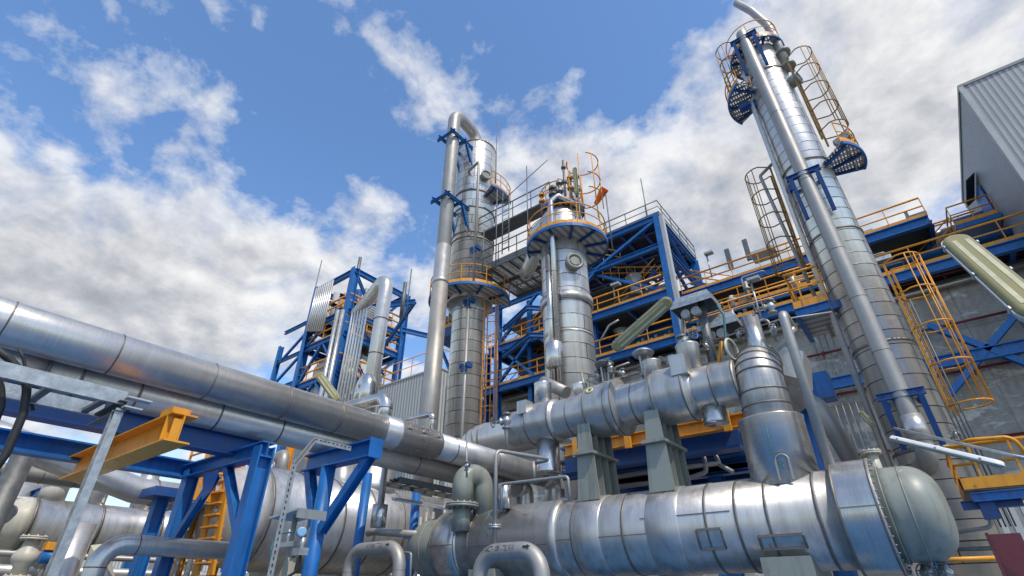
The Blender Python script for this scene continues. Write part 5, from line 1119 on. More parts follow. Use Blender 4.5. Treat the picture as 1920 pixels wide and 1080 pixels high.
# conduits beside the big right ladder
b = PY(1800, 790, Y3-.1); zc_ = ZAT(b.x, b.y, 570)
for i in range(4): solo('conduit', MB().cyl((b.x-.12+.07*i, b.y-.2, b.z-2), (b.x-.12+.07*i, b.y-.2, zc_), .016, seg=6), M['galvd'], ('first', 'second', 'third', 'fourth')[i]+' from the left of four thin conduits beside the large right ladder', 'conduit', 'conduits beside the right ladder')
# lower left service platform of tall column
a0 = PY(1503, 602, Y3-.2); a1 = PY(1562, 582, Y3-.2); zz = (a0.z+a1.z)/2
t = thing('service_platform', 'small blue floored platform with yellow rails left of the tallest column', 'platform', (a0.x, Y3, zz))
part('deck', MB().box((a0.x, Y3-.9, zz-.08), (a1.x, Y3+.9, zz)), M['deckp'], t)
part('edge_beam', MB().ibeam((a0.x, Y3-.9, zz-.12), (a1.x, Y3-.9, zz-.12), .22, .12, UP).ibeam((a0.x, Y3-.9, zz-.12), (a0.x, Y3+.9, zz-.12), .22, .12, UP), M['blue'], t)
rail(t, [V((a1.x, Y3-.9, zz)), V((a0.x, Y3-.9, zz)), V((a0.x, Y3+.9, zz))], 1.0, .5, r=.03)
# bottom right yellow platform
Yq = 10.5
a0, a1 = PY(1806, 915, Yq), PY(1935, 905, Yq); zz = a0.z
t = thing('access_platform', 'yellow railed access platform at the lower right edge beside the foot of the tallest column', 'platform', (a0.x, Yq, zz))
part('deck', MB().box((a0.x, Yq, zz-.05), (a0.x+3, Yq+1.6, zz)), M['galvd'], t)
part('edge_beam', MB().ibeam((a0.x+.05, Yq+.02, zz-.14), (a0.x+3, Yq+.02, zz-.11), .12, .08, UP), M['blue'], t)
part('kick_plate', MB().box((a0.x-.02, Yq-.03, zz-.03), (a0.x+3, Yq-.01, zz+.13)).box((a0.x-.02, Yq-.03, zz-.03), (a0.x, Yq+1.6, zz+.13)), M['yellow'], t)
part('bracket', MB().box((a0.x+.1, Yq+.1, zz-.42), (a0.x+.28, Yq+.3, zz-.14)).ibeam((a0.x-.1, Yq+.2, zz-.22), (a0.x+.6, Yq+.2, zz-.22), .12, .1, UP), M['blue_shade'], t)
hh = PY(1850, 830, Yq).z-zz
pts = [V((a0.x, Yq, zz))]+[V((a0.x+.0+i*.22, Yq-.0, zz)) for i in range(1, 12)]
rail(t, [V((a0.x, Yq+1.6, zz)), V((a0.x, Yq, zz)), V((a0.x+2.6, Yq, zz))], hh, .45, r=.026, toe=False)
mb = MB().tube([V((a0.x, Yq+.2, zz+hh)), V((a0.x+.3, Yq-.1, zz+hh+.05)), V((a0.x+.8, Yq-.1, zz+hh+.02)), V((a0.x+.95, Yq+.1, zz)) ], .03, 8, .15); part('grab_rail', mb, M['yellow'], t)
valve('small valve on a bent pipe right of the tallest column above the access platform', PY(1790, 817, 12.4), (1, -.1, .3), .1, (0, -1, .2))
solo('conduit', MB().tube([PY(1835, 930, 11.2), PY(1862, 988, 11.2), PY(1795, 998, 11.2)], .03, 10, .1), M['dull'], 'bent pipe below the access platform', 'conduit')
solo('conduit', MB().cyl(PY(1790, 1030, 11.2), PY(1870, 1028, 11.2), .03, seg=10), M['galvd'], 'straight grey pipe just above the lower yellow rail at right', 'conduit')
t = thing('handrail', 'low yellow handrail at the bottom right in front of the column foot', 'handrail', PY(1760, 1048, 10)); a, b = PY(1690, 1052, 10), PY(1880, 1046, 10); a.z = b.z; rail(t, [a-UP*1.1, b-UP*1.1], 1.1, .8, r=.028, toe=False)
for i, px in enumerate((1740, 1773)): valve(('left', 'right')[i]+' handwheel valve below the right end of the lower exchanger', PY(px, 1075, 8.2), UP, .15, (0, -1, 0))
solo('steel_post', MB().cyl((PY(1752, 1060, 8.6).x, 8.6, 0), PY(1752, 1040, 8.6), .05, seg=12), M['blue'], 'thin blue post between the two handwheel valves', 'post')
t = thing('corrugated_shed', 'small pale corrugated shed wall behind the foot of the tallest column', 'shed', (PY(1860, 1000, 20).x, 20, 0)); a = PY(1845, 938, 20)
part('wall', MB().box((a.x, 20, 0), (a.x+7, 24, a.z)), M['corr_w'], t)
a, b = PY(1853, 1002, 6.2), PY(1907, 1000, 6.2); 
solo('maroon_panel', MB().box((a.x, 6.2, a.z-1.6), (b.x+.02, 6.23, a.z)).box((a.x-.02, 6.16, a.z-1.6), (a.x, 6.25, a.z+.01)), [M['maroon']], 'plain dark maroon panel at the bottom right corner', 'panel')
# strip lights
def lampP(label, p0, p1, Y0, Y1_, w, down, **k): lamp(label, PY(*p0, Y0), PY(*p1, Y1_), w, down, **k)
L1 = PY(1786, 448, 5.4); L2 = PY(1960, 600, 4.6)
lamp('largest strip light entering from the right edge seen from below', L1, L2, .22, (.1, -.75, -.85))
lamp('slanted strip light above the valves in front of the building', PY(1258, 560, 7.4), PY(1150, 655, 7.4), .2, (.1, -.9, -.8))
p0, p1 = PY(1672, 822, 6.6), PY(1880, 872, 5.9)
lamp('white strip light at right in front of the tallest column foot', p0, p1, .12, (0, -.25, -1), glass=M['green'], house=M['white'], arm=[p0+V((.05, .1, .12)), p1+V((.1, .1, .08)), p1+V((.5, .05, -.1)), p1+V((.8, .1, -1.2))])
lamp('small strip light leaning above the large pipe below the lattice tower', PY(596, 700, -PX(600, 720, -11).y if False else PX(600, 720, -11).y), PX(634, 752, -10.6), .2, (1, -.5, -.4))
lamp('tiny strip light against the concrete wall left of the tallest column', PY(1612, 772, 13), PY(1640, 800, 13), .12, (0, -1, -.5))

# ================================================================== PROCESS BUILDING
YB = 26.0
def XB_(px, py): return PY(px, py, YB).x
xl, xr = XB_(905, 765), 9.0
z14w = 13.75
t = thing('building_wall', 'weathered grey concrete wall with pale flaking patches behind the tallest column', 'wall', (0, 30, 0))
part('wall_face', MB().box((-24, 27.3, 0), (22, 30.2, z14w)), M['conc'], t)
part('coping', MB().box((-24, 27.2, z14w), (22, 30.3, z14w+.12)), M['galvd'], t)
for k in range(2): x = -16+k*21; part('pilaster', MB().box((x, 27.25, 0), (x+.1, 27.3, z14w)), M['galvd'], t)
# walkways at 26
def gallery(label, x0, x1, z, y0, y1, beam=.45, posts=1.6, h=1.1, k=1.2, deck=True, group='building galleries', wall_side=False):
    t = thing('gallery', label, 'walkway', ((x0+x1)/2, y0, z), group)
    part('front_beam', MB().ibeam((x0, y0, z-beam/2), (x1, y0, z-beam/2), beam, beam*.6, UP), M['blue'], t)
    if deck:
        part('deck', MB().box((x0, y0+.16, z-.1), (x1, y1, z-.02)), M['dark'], t)
        n = int((x1-x0)/2.6)
        for i in range(n+1): x = x0+(x1-x0)*i/max(1, n); part('joist', MB().ibeam((x, y0+.2, z-.28), (x, y1, z-.28), .3, .2, UP), M['blue_shade'], t)
        part('rear_beam', MB().ibeam((x0, (y0+y1)/2, z-.35), (x1, (y0+y1)/2, z-.35), .4, .25, UP), M['blue_shade'], t)
    rail(t, [V((x0, y0-.05, z)), V((x1, y0-.05, z))], h, posts, r=.03*k, scale=k)
    return t
z14, z18, z22, z24 = 14.4, 17.95, 21.7, 24.3
zz = lambda l: sum(PY(*p, YB).z for p in l)/len(l)
z14 = zz([(1169, 673), (1322, 623), (1480, 575)])+.3; z18 = zz([(1108, 600), (1260, 545)])+.25; z22 = zz([(1140, 505), (1240, 452)]); z24 = zz([(1130, 452), (1235, 402)])+.2
z10 = zz([(1537, 717), (1747, 677), (1920, 640)]); xA = XB_(1240, 455); xM = XB_(1480, 575); print('levels', z10, z14, z18, z22, z24, xA)
gallery('long blue edged gallery at the lower building level left of the tallest column', XB_(905, 765), xM+2, z14, YB, 29.4)
gallery('long blue edged gallery at the lower building level right of the tallest column', xM+2.2, 12, z14, YB, 29.4)
gallery('upper gallery with blue edge beam between the lattice frame and the tallest column', xA+.3, 4, z18, YB+1.2, 33, .5)
gallery('upper gallery with blue edge beam inside the lattice frame', XB_(915, 700), xA-.2, z18, YB, 33, .5)
gm = PY(1327, 590, YB+.8); gallery('middle blue edged gallery between the two main building floors', xA+.5, -.6, gm.z, YB+.8, 29.5, .3); gm2 = PY(1700, 505, YB+.8)
g1 = PY(1780, 452, YB+5.6); gallery('topmost right gallery with yellow rails beyond the tallest column', 4.2, 14, g1.z, YB+5.6, 36, .45)
gallery('rooftop gallery set back behind the upper gallery', -6, 14, z18+1.6, 33, 38, .4, 2.0)
# protruding frame
t = thing('frame_tower', 'open blue steel frame tower with dark roof rising above the galleries', 'steel frame', (xA, YB, 0))
xL = XB_(905, 600); yD = YB+6.5
part('corner_column', MB().ibeam((xA, YB, 0), (xA, YB, z24), .36, .36, Y_), M['blue'], t)
part('fireproof_casing', MB().box((xA+.19, YB-.16, 0), (xA+.42, YB+.2, z24-.3)), M['lightgrey'], t)
part('column', MB().ibeam((xA, yD, 0), (xA, yD, z24), .45, .45, Y_), M['blue'], t)
for x in (xL+1.5, (xL+xA)/2): part('column', MB().ibeam((x, YB+.1, 0), (x, YB+.1, z24-2.2), .42, .4, Y_), M['blue'], t); part('column', MB().ibeam((x, yD, 0), (x, yD, z24-2.2), .4, .4, Y_), M['blue_shade'], t)
def fb(nm, a, b, h=.4, w=.26, m='blue'): part(nm, MB().ibeam(a, b, h, w, UP if abs(V(b).z-V(a).z) < .1 else Y_), M[m], t)
xR2 = XB_(1130, 455)-1.0
fb('roof_beam', (xR2-3, YB, z24-.25), (xA, YB, z24-.25), .4, .25); fb('roof_beam', (xA, YB, z24-.2), (xA, yD, z24-.2), .45, .3); fb('roof_beam', (xR2-3, yD, z24-.25), (xA, yD, z24-.25), .45, .3, 'blue_shade')
part('roof_deck', MB().box((xR2-3, YB+.2, z24-.15), (xA-.2, yD-.1, z24-.02)), M['dark'], t)
for i in range(6): x = xR2-3+(xA-xR2+3)*i/6; fb('roof_joist', (x, YB+.2, z24-.32), (x, yD, z24-.32), .3, .2, 'blue_shade')
for i in range(4): y = YB+1.3*i+1; fb('roof_joist', (xR2-3, y, z24-.4), (xA, y, z24-.4), .2, .15, 'blue_shade')
fb('floor_beam', (xL, YB, z22), (xA, YB, z22), .34, .24); fb('floor_beam', (xA, YB, z22), (xA, yD, z22), .4, .28); fb('floor_beam', (xL, yD, z22), (xA, yD, z22), .4, .28, 'blue_shade'); fb('floor_beam', (xA, YB, z18-.3), (xA, yD, z18-.3), .4, .28)
for (a, b) in (((xA-4.8, YB, z22), (xA, YB, z24-.4)), ((xA-4.6, YB, z22), (xA-8.4, YB, z18+.3)), ((xA-4.8, YB+.3, z22-.2), (xA-.2, YB+.3, z18)), ((xA, YB, z24-.3), (xA, yD, z22)), ((xA, YB, z22), (xA, yD, z18)), ((xA-5, yD, z22), (xA, yD, z24-.4)), ((xL+1.5, YB, z18), (xL+5.2, YB, z22)), ((xL+9, YB, z18), (xL+5.2, YB, z22)), ((xL+1.5, YB, z14), (xL+4.8, YB, z18)), ((xL+4.8, YB, z14), (xL+1.5, YB, z18)), ((xL+8, YB, z14), (xL+4.8, YB, z18)), ((xL+5.2, yD, z14), (xL+9, yD, z18))): fb('brace', a, b, .2, .18)
part('mid_deck', MB().box((xL, YB+2.5, z22-.02), (xR2+1, yD, z22+.08)), M['dark'], t)
rail(t, [V((xR2-3, YB, z24)), V((xA+.2, YB, z24)), V((xA+.2, yD, z24))], 1.1, 1.5, M['galvd'], .03, scale=1.2)
h2_ = rail(t, [V((xL+3, YB, z22+.25)), V((xR2+1.2, YB, z22+.25)), V((xR2+1.8, YB+.8, z22+.25))], 1.1, 1.2, r=.035, toe=False, name='floor_handrail')
rail(t, [V((xA-5, YB+1.6, z22+.1)), V((xA-.4, YB+5, z22+.1))], 1.1, .6, r=.035, toe=False, name='landing_handrail')
# stairs inside frame
def stairs(label, a, b, w, grp='stair flights in the blue frame'):
    a = V(a); b = V(b); s = thing('stair_flight', label, 'stairs', a, grp); d = (b-a); h_ = V((d.x, d.y, 0)).normalized(); sd = V((-h_.y, h_.x, 0))*w
    for k in (0, 1): part('stringer', MB().bar(a+sd*k, b+sd*k, .06, .28), M['blue_shade'], s)
    n = int(abs(d.z)/.28)
    for i in range(1, n): p = a.lerp(b, i/n); part('tread', MB().bar(p, p+sd, .26, .04), M['galvd'], s)
    for k in (0, 1): mb = MB().tube([a+sd*k+UP*1.0, b+sd*k+UP*1.0], .035, 6).tube([a+sd*k+UP*.5, b+sd*k+UP*.5], .025, 6); part('handrail', mb, M['yellow'], s)
    return s
x5 = XB_(985, 700)
stairs('lowest stair flight behind the left of the shorter column', (x5-2.6, 27.6, z14), (x5+.6, 27.6, z14+2.), 1.)
stairs('second stair flight zigzagging up behind the left of the shorter column', (x5+.6, 28.6, z14+2.), (x5-2.4, 28.6, z18), 1.)
stairs('upper stair flight zigzagging behind the left of the shorter column', (x5-2.4, 27.6, z18), (x5+.6, 27.6, z18+2), 1.)
stairs('stair flight inside the blue frame near its right corner', (xA-6, 28.5, z18), (xA-1.5, 28.5, z22), 1.1)
stairs('outer stair flight right of the blue frame corner', (xA+3.8, 30.5, z18), (xA+.3, 30.5, z22-1.2), 1.)
for i, (px, z0_, z1_) in enumerate(((985, z14-4, z22), (905, z14-4, z18), (1110, z14, z18))): p = XB_(px, 650); solo('frame_post', MB().ibeam((p, 26.6, z0_), (p, 26.6, z1_), .32, .3, Y_), M['blue'], ('blue post behind the stairs between the two nearer columns', 'blue post just right of the left column', 'short blue post right of the shorter column')[i], 'post', 'blue posts of the building')
t2_ = thing('crane_jib', 'blue horizontal tie frame jutting out between the two nearer columns', 'bracket', (xL+3, YB-1, z18+1))
for a, b in (((xL+2, YB, z18+1.2), (xL+5.4, YB-1.6, z18+1.2)), ((xL+7, YB, z18+1.2), (xL+5.4, YB-1.6, z18+1.2)), ((xL+2, YB, z18-.9), (xL+5.6, YB-1.6, z18-.9)), ((xL+7.4, YB, z18-.9), (xL+5.6, YB-1.6, z18-.9))): part('tie', MB().ibeam(a, b, .3, .22, UP), M['blue'], t2_)
# yellow ladder left of stair zone
ladder('yellow caged ladder rising beside the stairs between the two nearer columns', (XB_(908, 700), 24.5, z14-3), z18+1, (0, -1), 'caged ladders on columns', .2, .5, .4, .35, 1.2, 1.3)
# bits above the galleries: handlamps, ducts, pipes
def mast(label, px, py0, py1, y, head=True, grp='lamp posts on the galleries'):
    b = PY(px, py0, y); tp = ZAT(b.x, y, py1); s = thing('lamp_post', label, 'lamp', b, grp); part('pole', MB().cyl(b, (b.x, y, tp), .05, seg=8), M['galv'], s)
    if head: part('lamp_head', MB().box((b.x-.12, y-.2, tp), (b.x+.45, y+.2, tp+.13)), M['lightgrey'], s)
for a in (('lamp post on the gallery right of the shorter column', 1153, 560, 537, 26), ('lamp post on the upper gallery behind the instrument hoods', 1275, 0, 0, 0), ('lamp post on the upper rail left of the tallest column', 1335, 520, 478, 30), ('lamp post on the upper rail right of the tallest column', 1648, 500, 440, 31), ('tall lamp post above the instrument hoods', 1428, 600, 528, 24)):
    if a[2]: mast(*a)
def blk(nm, label, cat, px0, py0, px1, py1, y, m, dy=.5, grp=None): a = PY(px0, py0, y); b = PY(px1, py1, y); solo(nm, MB().box((min(a.x, b.x), y, min(a.z, b.z)), (max(a.x, b.x), y+dy, max(a.z, b.z))), M[m], label, cat, grp)
blk('control_cabinet', 'grey cabinet on the rooftop gallery left of the tallest column', 'cabinet', 1405, 478, 1450, 458, 33.5, 'lightgrey', 1.5, 'rooftop cabinets')
blk('control_cabinet', 'long grey cabinet on the rooftop gallery right of the tallest column', 'cabinet', 1655, 480, 1712, 455, 33.5, 'lightgrey', 1.5, 'rooftop cabinets')
blk('hopper', 'pale concrete hopper block under the upper gallery near the tallest column', 'hopper', 1422, 540, 1455, 502, 29, 'lightgrey', 1.2)
for i, (px, py, px2, py2) in enumerate(((1188, 520, 1192, 556), (1166, 620, 1172, 650))):
    a = PY(px, py, 27.5); b = PY(px2, py2, 27.5); b.x = a.x; solo('hopper_pipe', MB().lathe(b, UP, [(0, .5), (.2, .3), ((a.z-b.z)*.7, .28), (a.z-b.z, .55)], 20), M['dull'], ('upper', 'lower')[i]+' short hopper outlet pipe under the dark floors of the blue frame', 'pipe', 'hopper outlet pipes')
for i, (z, y, r_, m) in enumerate(((z14+2.0, 29., .22, 'blue'), (z14+1.2, 29.1, .16, 'pipe'), (z14+.9, 28.5, .12, 'dull'), (z14-.75, 26.9, .1, 'dull'), (z18+.9, 31, .25, 'pipe'), (z18-1.0, 29.2, .3, 'galvd'))):
    solo('gallery_pipe', MB().cyl((xl+1, y, z), (12, y, z), r_, seg=14), M[m], ('long blue pipe along the lower gallery', 'long bright pipe along the lower gallery', 'thin dull pipe along the lower gallery', 'dull pipe under the lower gallery', 'long bright pipe along the upper gallery', 'wide dark duct under the upper gallery')[i], 'pipe', 'long pipes along the galleries')
t = thing('cable_rack', 'grey rack of small fittings along the lower gallery right of the shorter column', 'cable tray', (XB_(1200, 650), 25.8, z14))
for i in range(26): x = XB_(1185, 665)+i*.28; part('fitting', MB().box((x, 26.3, z14+.1), (x+.16, 26.5, z14+.3+.15*(i % 3))), M[('lightgrey', 'galv', 'galvd')[i % 3]], t)
part('rack', MB().box((XB_(1185, 665), 26.25, z14+.02), (XB_(1185, 665)+7.4, 26.6, z14+.09)), M['galvd'], t)
blk('wall_duct', 'light grey duct along the upper gallery in the blue frame', 'duct', 1160, 568, 1250, 530, 28.5, 'galvd', .6)
rf_ = random.Random(11)
for i in range(34):
    x = xA+1+rf_.random()*9.5; y = YB+.5+rf_.random()*1.2; z = rf_.choice([z14, z14, gm.z]); h_ = .3+rf_.random()*1.3; r_ = .05+rf_.random()*.1; k = i % 4
    mb = MB()
    if k == 0: mb.cyl((x, y, z), (x, y, z+h_), r_, seg=10); flange(mb, (x, y, z+h_*.6), UP, r_*2, .04, 6)
    elif k == 1: mb.box((x, y, z+.1), (x+.5+r_*3, y+.3, z+.2+h_*.5))
    elif k == 2: mb.tube([(x, y, z), (x, y, z+h_), (x+1.2, y, z+h_), (x+1.2, y+.6, z+h_)], r_*.6, 8, .15)
    else: mb.cyl((x, y, z+.4), (x+1.6, y, z+.4+.3*rf_.random()), r_*.7, seg=8); mb.cyl((x+.8, y, z), (x+.8, y, z+.9), r_*1.2, seg=10)
    solo(('standpipe', 'equipment_box', 'bent_pipe', 'pipe_spool')[k], mb, M[('galv', 'lightgrey', 'dull', 'slim', 'galvd')[i % 5]], ('small flanged standpipe on the building galleries left of the tallest column', 'small grey equipment box on the building galleries left of the tallest column', 'thin bent pipe on the building galleries left of the tallest column', 'short pipe spool on the building galleries left of the tallest column')[k], ('pipe', 'box', 'pipe', 'pipe')[k], ('small flanged standpipes on the galleries', 'small equipment boxes on the galleries', 'thin bent pipes on the galleries', 'short pipe spools on the galleries')[k])
# fire pipes and blue bracing on the wall
for i, (pts, lb) in enumerate((([(1600, 558), (1920, 475)], 'topmost red fire pipe along the concrete wall'), ([(1500, 670), (1920, 580)], 'middle red fire pipe along the concrete wall'), ([(1520, 742), (1930, 680)], 'third red fire pipe along the concrete wall'), ([(1600, 870), (1930, 792)], 'lowest red fire pipe along the concrete wall'), ([(905, 785), (1010, 755)], 'short red fire pipe seen between the two nearer columns'))):
    a, b = PY(*pts[0], 27), PY(*pts[1], 27); z = (a.z+b.z)/2
    t = thing('fire_pipe', lb, 'pipe', (a.x, 27, z), 'red fire pipes'); part('pipe', MB().cyl((a.x, 27, z), (b.x, 27, z), .055, seg=10), M['red'], t)
    for k in range(max(2, int((b.x-a.x)/2.5))): x = a.x+1+k*2.5; part('nozzle', MB().cyl((x, 27, z), (x, 26.85, z-.3), .03, seg=6).cyl((x-.06, 27, z), (x+.06, 27, z), .11, seg=10), M['red'], t)
t = thing('wall_bracing', 'blue horizontal beam with crossed braces in front of the concrete wall', 'bracing', (2, YB+.5, z10))
x0_ = XB_(1490, 727); part('beam', MB().ibeam((x0_, YB+.5, z10), (13, YB+.5, z10), .5, .3, UP), M['blue'], t)
cr = PY(1862, 648, YB+.6)
for a, b in ((PY(1740, 610, YB+.6), PY(1925, 682, YB+.6)), (PY(1780, 740, YB+.6), PY(1930, 560, YB+.6))): part('brace', MB().ibeam(a, b, .3, .24, Y_), M['blue'], t)
for x in (cr.x+6, -24+.5): part('post', MB().ibeam((x, YB+.5, 0), (x, YB+.5, z14-.4), .4, .4, Y_), M['blue'], t)
p = PY(1500, 735, 15); q = PY(1560, 722, 15)
t = thing('blue_trestle', 'blue post and boxy beam end just right of the ribbed riser', 'trestle', p)
part('beam', MB().ibeam((p.x-1, 15, p.z), (q.x, 15, p.z), .62, .4, UP), M['blue'], t); part('post', MB().cyl((PY(1503, 800, 15).x, 15, 0), (PY(1503, 800, 15).x, 15, p.z-.3), .25, seg=24), M['blue'], t)
part('end_box', MB().box((q.x-.35, 14.7, p.z-.35), (q.x+.0, 15.25, p.z+.33)), M['blue'], t)
solo('slanted_duct', MB().tube([PY(1495, 745, 14.5), PY(1535, 760, 14.5), PY(1600, 870, 14.5)], .2, 28, .4), M['dull'], 'wide matte grey duct slanting behind the slim standpipe', 'duct')
for i in range(5): x = PY(1545+i*13, 700, 27).x; solo('conduit', MB().cyl((x, 27.1, 3), (x, 27.1, z14-.6), .03, seg=8), M['galv'], ('first', 'second', 'third', 'fourth', 'fifth')[i]+' from the left of five vertical conduits on the wall left of the tallest column', 'conduit', 'wall conduits')
# lightning rods in the distance
for px, py0, py1, y, lb in ((1212, 395, 335, 30, 'lightning rod above the roof of the blue frame'),): b = PY(px, py0, y); solo('lightning_rod', MB().cyl(b-UP*1.5, (b.x, y, ZAT(b.x, y, py1)), .04, seg=6), M['galvd'], lb, 'rod', 'lightning rods')
b = PY(1722, 445, 30); t = thing('signal_mast', 'dark mast with two short arms above the right gallery', 'mast', b); zt_ = ZAT(b.x, 30, 398)
part('pole', MB().bar(b-UP*2, (b.x, 30, zt_), .14, .14), M['galvd'], t); part('arm', MB().bar((b.x-.1, 30, zt_-.4), (b.x+.8, 30, zt_-.4), .2, .14).bar((b.x-.1, 30, zt_-1.3), (b.x+.8, 30, zt_-1.3), .2, .14), M['galvd'], t)
b = PY(1723, 430, 29.5); e = PY(1752, 482, 29.5); solo('blue_stay', MB().ibeam(b, e, .25, .2, Y_), M['blue'], 'slanted blue stay beside the dark mast', 'stay')
for px, py, lb in ((1362, 468, 'stub post on the rail left of the tallest column'), (1395, 450, 'second stub post on the rail left of the tallest column'), (1745, 440, 'dark stub beside the dark mast'), (1788, 425, 'brown post at the foot of the stair to the grey building')):
    p = PY(px, py, 31); solo('rail_post', MB().box(p+V((-.15, -.1, -1.6)), p+V((.15, .1, 0))), M['galvd' if px != 1788 else 'yellow'], lb, 'post', 'posts along the building rails')

# ---- tall grey corrugated building at the right edge
Yg = 24.0
c_ = PY(1800, 165, Yg); 
t = thing('corrugated_building', 'tall windowless grey corrugated building at the right edge', 'building', (c_.x, Yg, 0))
xg, zg_ = c_.x, c_.z
fr = MB(); fr.v = [V((xg, Yg, 8)), V((xg+40, Yg, 8)), V((xg+40, Yg, zg_)), V((xg, Yg, zg_))]; fr.face([0, 1, 2, 3], [(0, 0), (40, 0), (40, zg_-8), (0, zg_-8)])
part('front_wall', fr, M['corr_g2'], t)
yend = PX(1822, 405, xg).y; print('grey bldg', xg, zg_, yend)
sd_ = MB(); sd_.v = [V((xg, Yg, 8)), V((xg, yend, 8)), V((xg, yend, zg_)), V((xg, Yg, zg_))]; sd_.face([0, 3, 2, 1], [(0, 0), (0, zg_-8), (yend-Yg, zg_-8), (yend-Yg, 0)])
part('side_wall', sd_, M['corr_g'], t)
part('roof', MB().box((xg-.05, Yg-.05, zg_), (xg+40, yend+.05, zg_+.15)), M['grey'], t)
bk = MB(); bk.v = [V((xg, yend, 8)), V((xg+40, yend, 8)), V((xg+40, yend, zg_)), V((xg, yend, zg_))]; bk.face([0, 3, 2, 1]); part('rear_wall', bk, M['corr_g'], t)
part('corner_flashing', MB().box((xg-.06, Yg-.06, 8), (xg+.1, Yg+.1, zg_)), M['lightgrey'], t)
part('base_wall', MB().box((xg+.4, Yg+.3, 0), (xg+40, yend-.3, 8)), M['conc'], t)
d_ = PX(1852, 392, xg-.1); t = thing('blue_door_landing', 'blue doorway and railed landing on the side of the grey corrugated building', 'landing', d_)
part('door', MB().box((xg-.12, d_.y-.8, d_.z-1.0), (xg-.06, d_.y+.9, d_.z+1.0)), M['blue'], t)
part('windbreak', MB().box((xg-1.3, d_.y+1.3, d_.z-1.0), (xg-.02, d_.y+1.36, d_.z+.7)), M['blue'], t); part('canopy', MB().poly([(xg-.05, d_.y-1.2, d_.z+1.5), (xg-.05, d_.y+1.4, d_.z+1.5), (xg-.5, d_.y+1.4, d_.z+1.2), (xg-.5, d_.y-1.2, d_.z+1.2)], (0, 0, .05)), M['dark'], t)
part('deck', MB().box((xg-1.7, d_.y-1.2, d_.z-1.25), (xg-.05, d_.y+1.4, d_.z-1.0)), M['blue'], t)
rail(t, [V((xg-.1, d_.y-1.2, d_.z-1)), V((xg-1.7, d_.y-1.2, d_.z-1)), V((xg-1.7, d_.y+.6, d_.z-1))], 1.1, .8, r=.035, toe=True)
stairs('stair flight rising to the blue doorway of the grey building', (xg-5.5, d_.y-.6, d_.z-4.2), (xg-1.7, d_.y-.6, d_.z-1.1), 1.1, None)

# ================================================================== WHITE BUILDING (left background)
Yw = 24.
a, b = PY(695, 733, Yw), PY(823, 690, Yw); zz = (a.z+b.z)/2; xw = b.x
t = thing('white_shed', 'pale corrugated building with roof rail between the lattice tower and the left column', 'building', (a.x, Yw, 0))
part('wall', MB().box((a.x-12, Yw, 0), (xw, Yw+9, zz)), M['corr_w'], t)
part('roof_trim', MB().box((a.x-12.05, Yw-.06, zz), (xw+.06, Yw+9, zz+.12)), M['lightgrey'], t)
rail(t, [V((a.x-11, Yw+.1, zz+.1)), V((xw-.1, Yw+.1, zz+.1)), V((xw-.1, Yw+8, zz+.1))], 1.6, 1.6, r=.035, toe=False)
for i, px in enumerate((745, 765)): p = PY(px, 785, 16); solo('vent_stub', MB().cyl(p-UP*1.5, p, .09, seg=12).box(p-UP*1+V((-.3, 0, -.05)), p-UP*.9+V((.3, .1, .05))), M['galvd'], ('left', 'right')[i]+' dark vent stub above the polished sleeve', 'vent', 'vent stubs')

# ================================================================== LATTICE TOWER (left background)
Yt = 22.
tc = PY(645, 620, Yt); xc = tc.x; zT_ = ZAT(xc, Yt, 503)
xlft = PY(575, 640, Yt).x; pr2 = PX(762, 557, xc); yrt = pr2.y; print('tower', xc, zT_, xlft, yrt)
yrt = min(yrt, Yt+14); zb0 = ZAT(xc, Yt, 800)
lv = [ZAT(xc, Yt, py) for py in (503, 583, 625, 700, 760)]
t = thing('lattice_tower', 'distant blue steel lattice tower with pipes and yellow railed floors', 'tower', (xc, Yt, 0))
ex_ = xlft-4.5; cor = [(xc, Yt), (xlft, Yt), (xc, yrt), (xlft, yrt)]
for i, (x, y) in enumerate(cor): part('column', MB().ibeam((x, y, 0), (x, y, zT_), .62, .55, Y_), M['blue'], t)
part('column', MB().ibeam((ex_, Yt, 0), (ex_, Yt, lv[1]-.5), .4, .4, Y_), M['blue'], t)
def tb3(a, b, h=.5, w=.34, m='blue', nm='beam'): part(nm, MB().ibeam(a, b, h, w, UP if abs(a[2]-b[2]) < .1 else Y_), M[m], t)
for i, z in enumerate([zT_-.25]+lv[1:]):
    tb3((xlft, Yt, z), (xc, Yt, z)); tb3((xc, Yt, z), (xc, yrt, z)); tb3((xlft, yrt, z), (xc, yrt, z), m='blue_shade'); tb3((xlft, Yt, z), (xlft, yrt, z), m='blue_shade')
for z in ([ZAT(ex_, Yt, py) for py in (625, 680, 735)]): tb3((ex_, Yt, z), (xlft, Yt, z), .3, .25)
zs = [zT_-.3]+lv[1:]
for i in range(len(zs)-1):
    tb3((xc, Yt, zs[i]), (xc, (Yt+yrt)/2, zs[i+1]), .25, .22, nm='brace'); tb3((xc, (Yt+yrt)/2, zs[i+1]), (xc, yrt, zs[i]), .25, .22, nm='brace')
    if i: tb3((xlft, Yt, zs[i+1]), ((xlft+xc)/2, Yt, zs[i]), .25, .22, nm='brace'); tb3(((xlft+xc)/2, Yt, zs[i]), (xc, Yt, zs[i+1]), .25, .22, nm='brace')
for i in range(4): z = zs[i+1]; tb3((ex_, Yt, z-2.5), (xlft, Yt, z), .2, .2, nm='brace')
xo = xc+5.0; z2 = zs[1]
tb3((xc-2, Yt, z2+.6), (xo, Yt+3.2, z2+.6), .45, .3, nm='outrigger'); tb3((xc, yrt, z2+.6), (xo-3, Yt+11, z2+.6), .45, .3, nm='outrigger')
tb3((xo, Yt+3.2, z2+.6), (xc, Yt+4, z2-2.5), .25, .25, nm='brace')
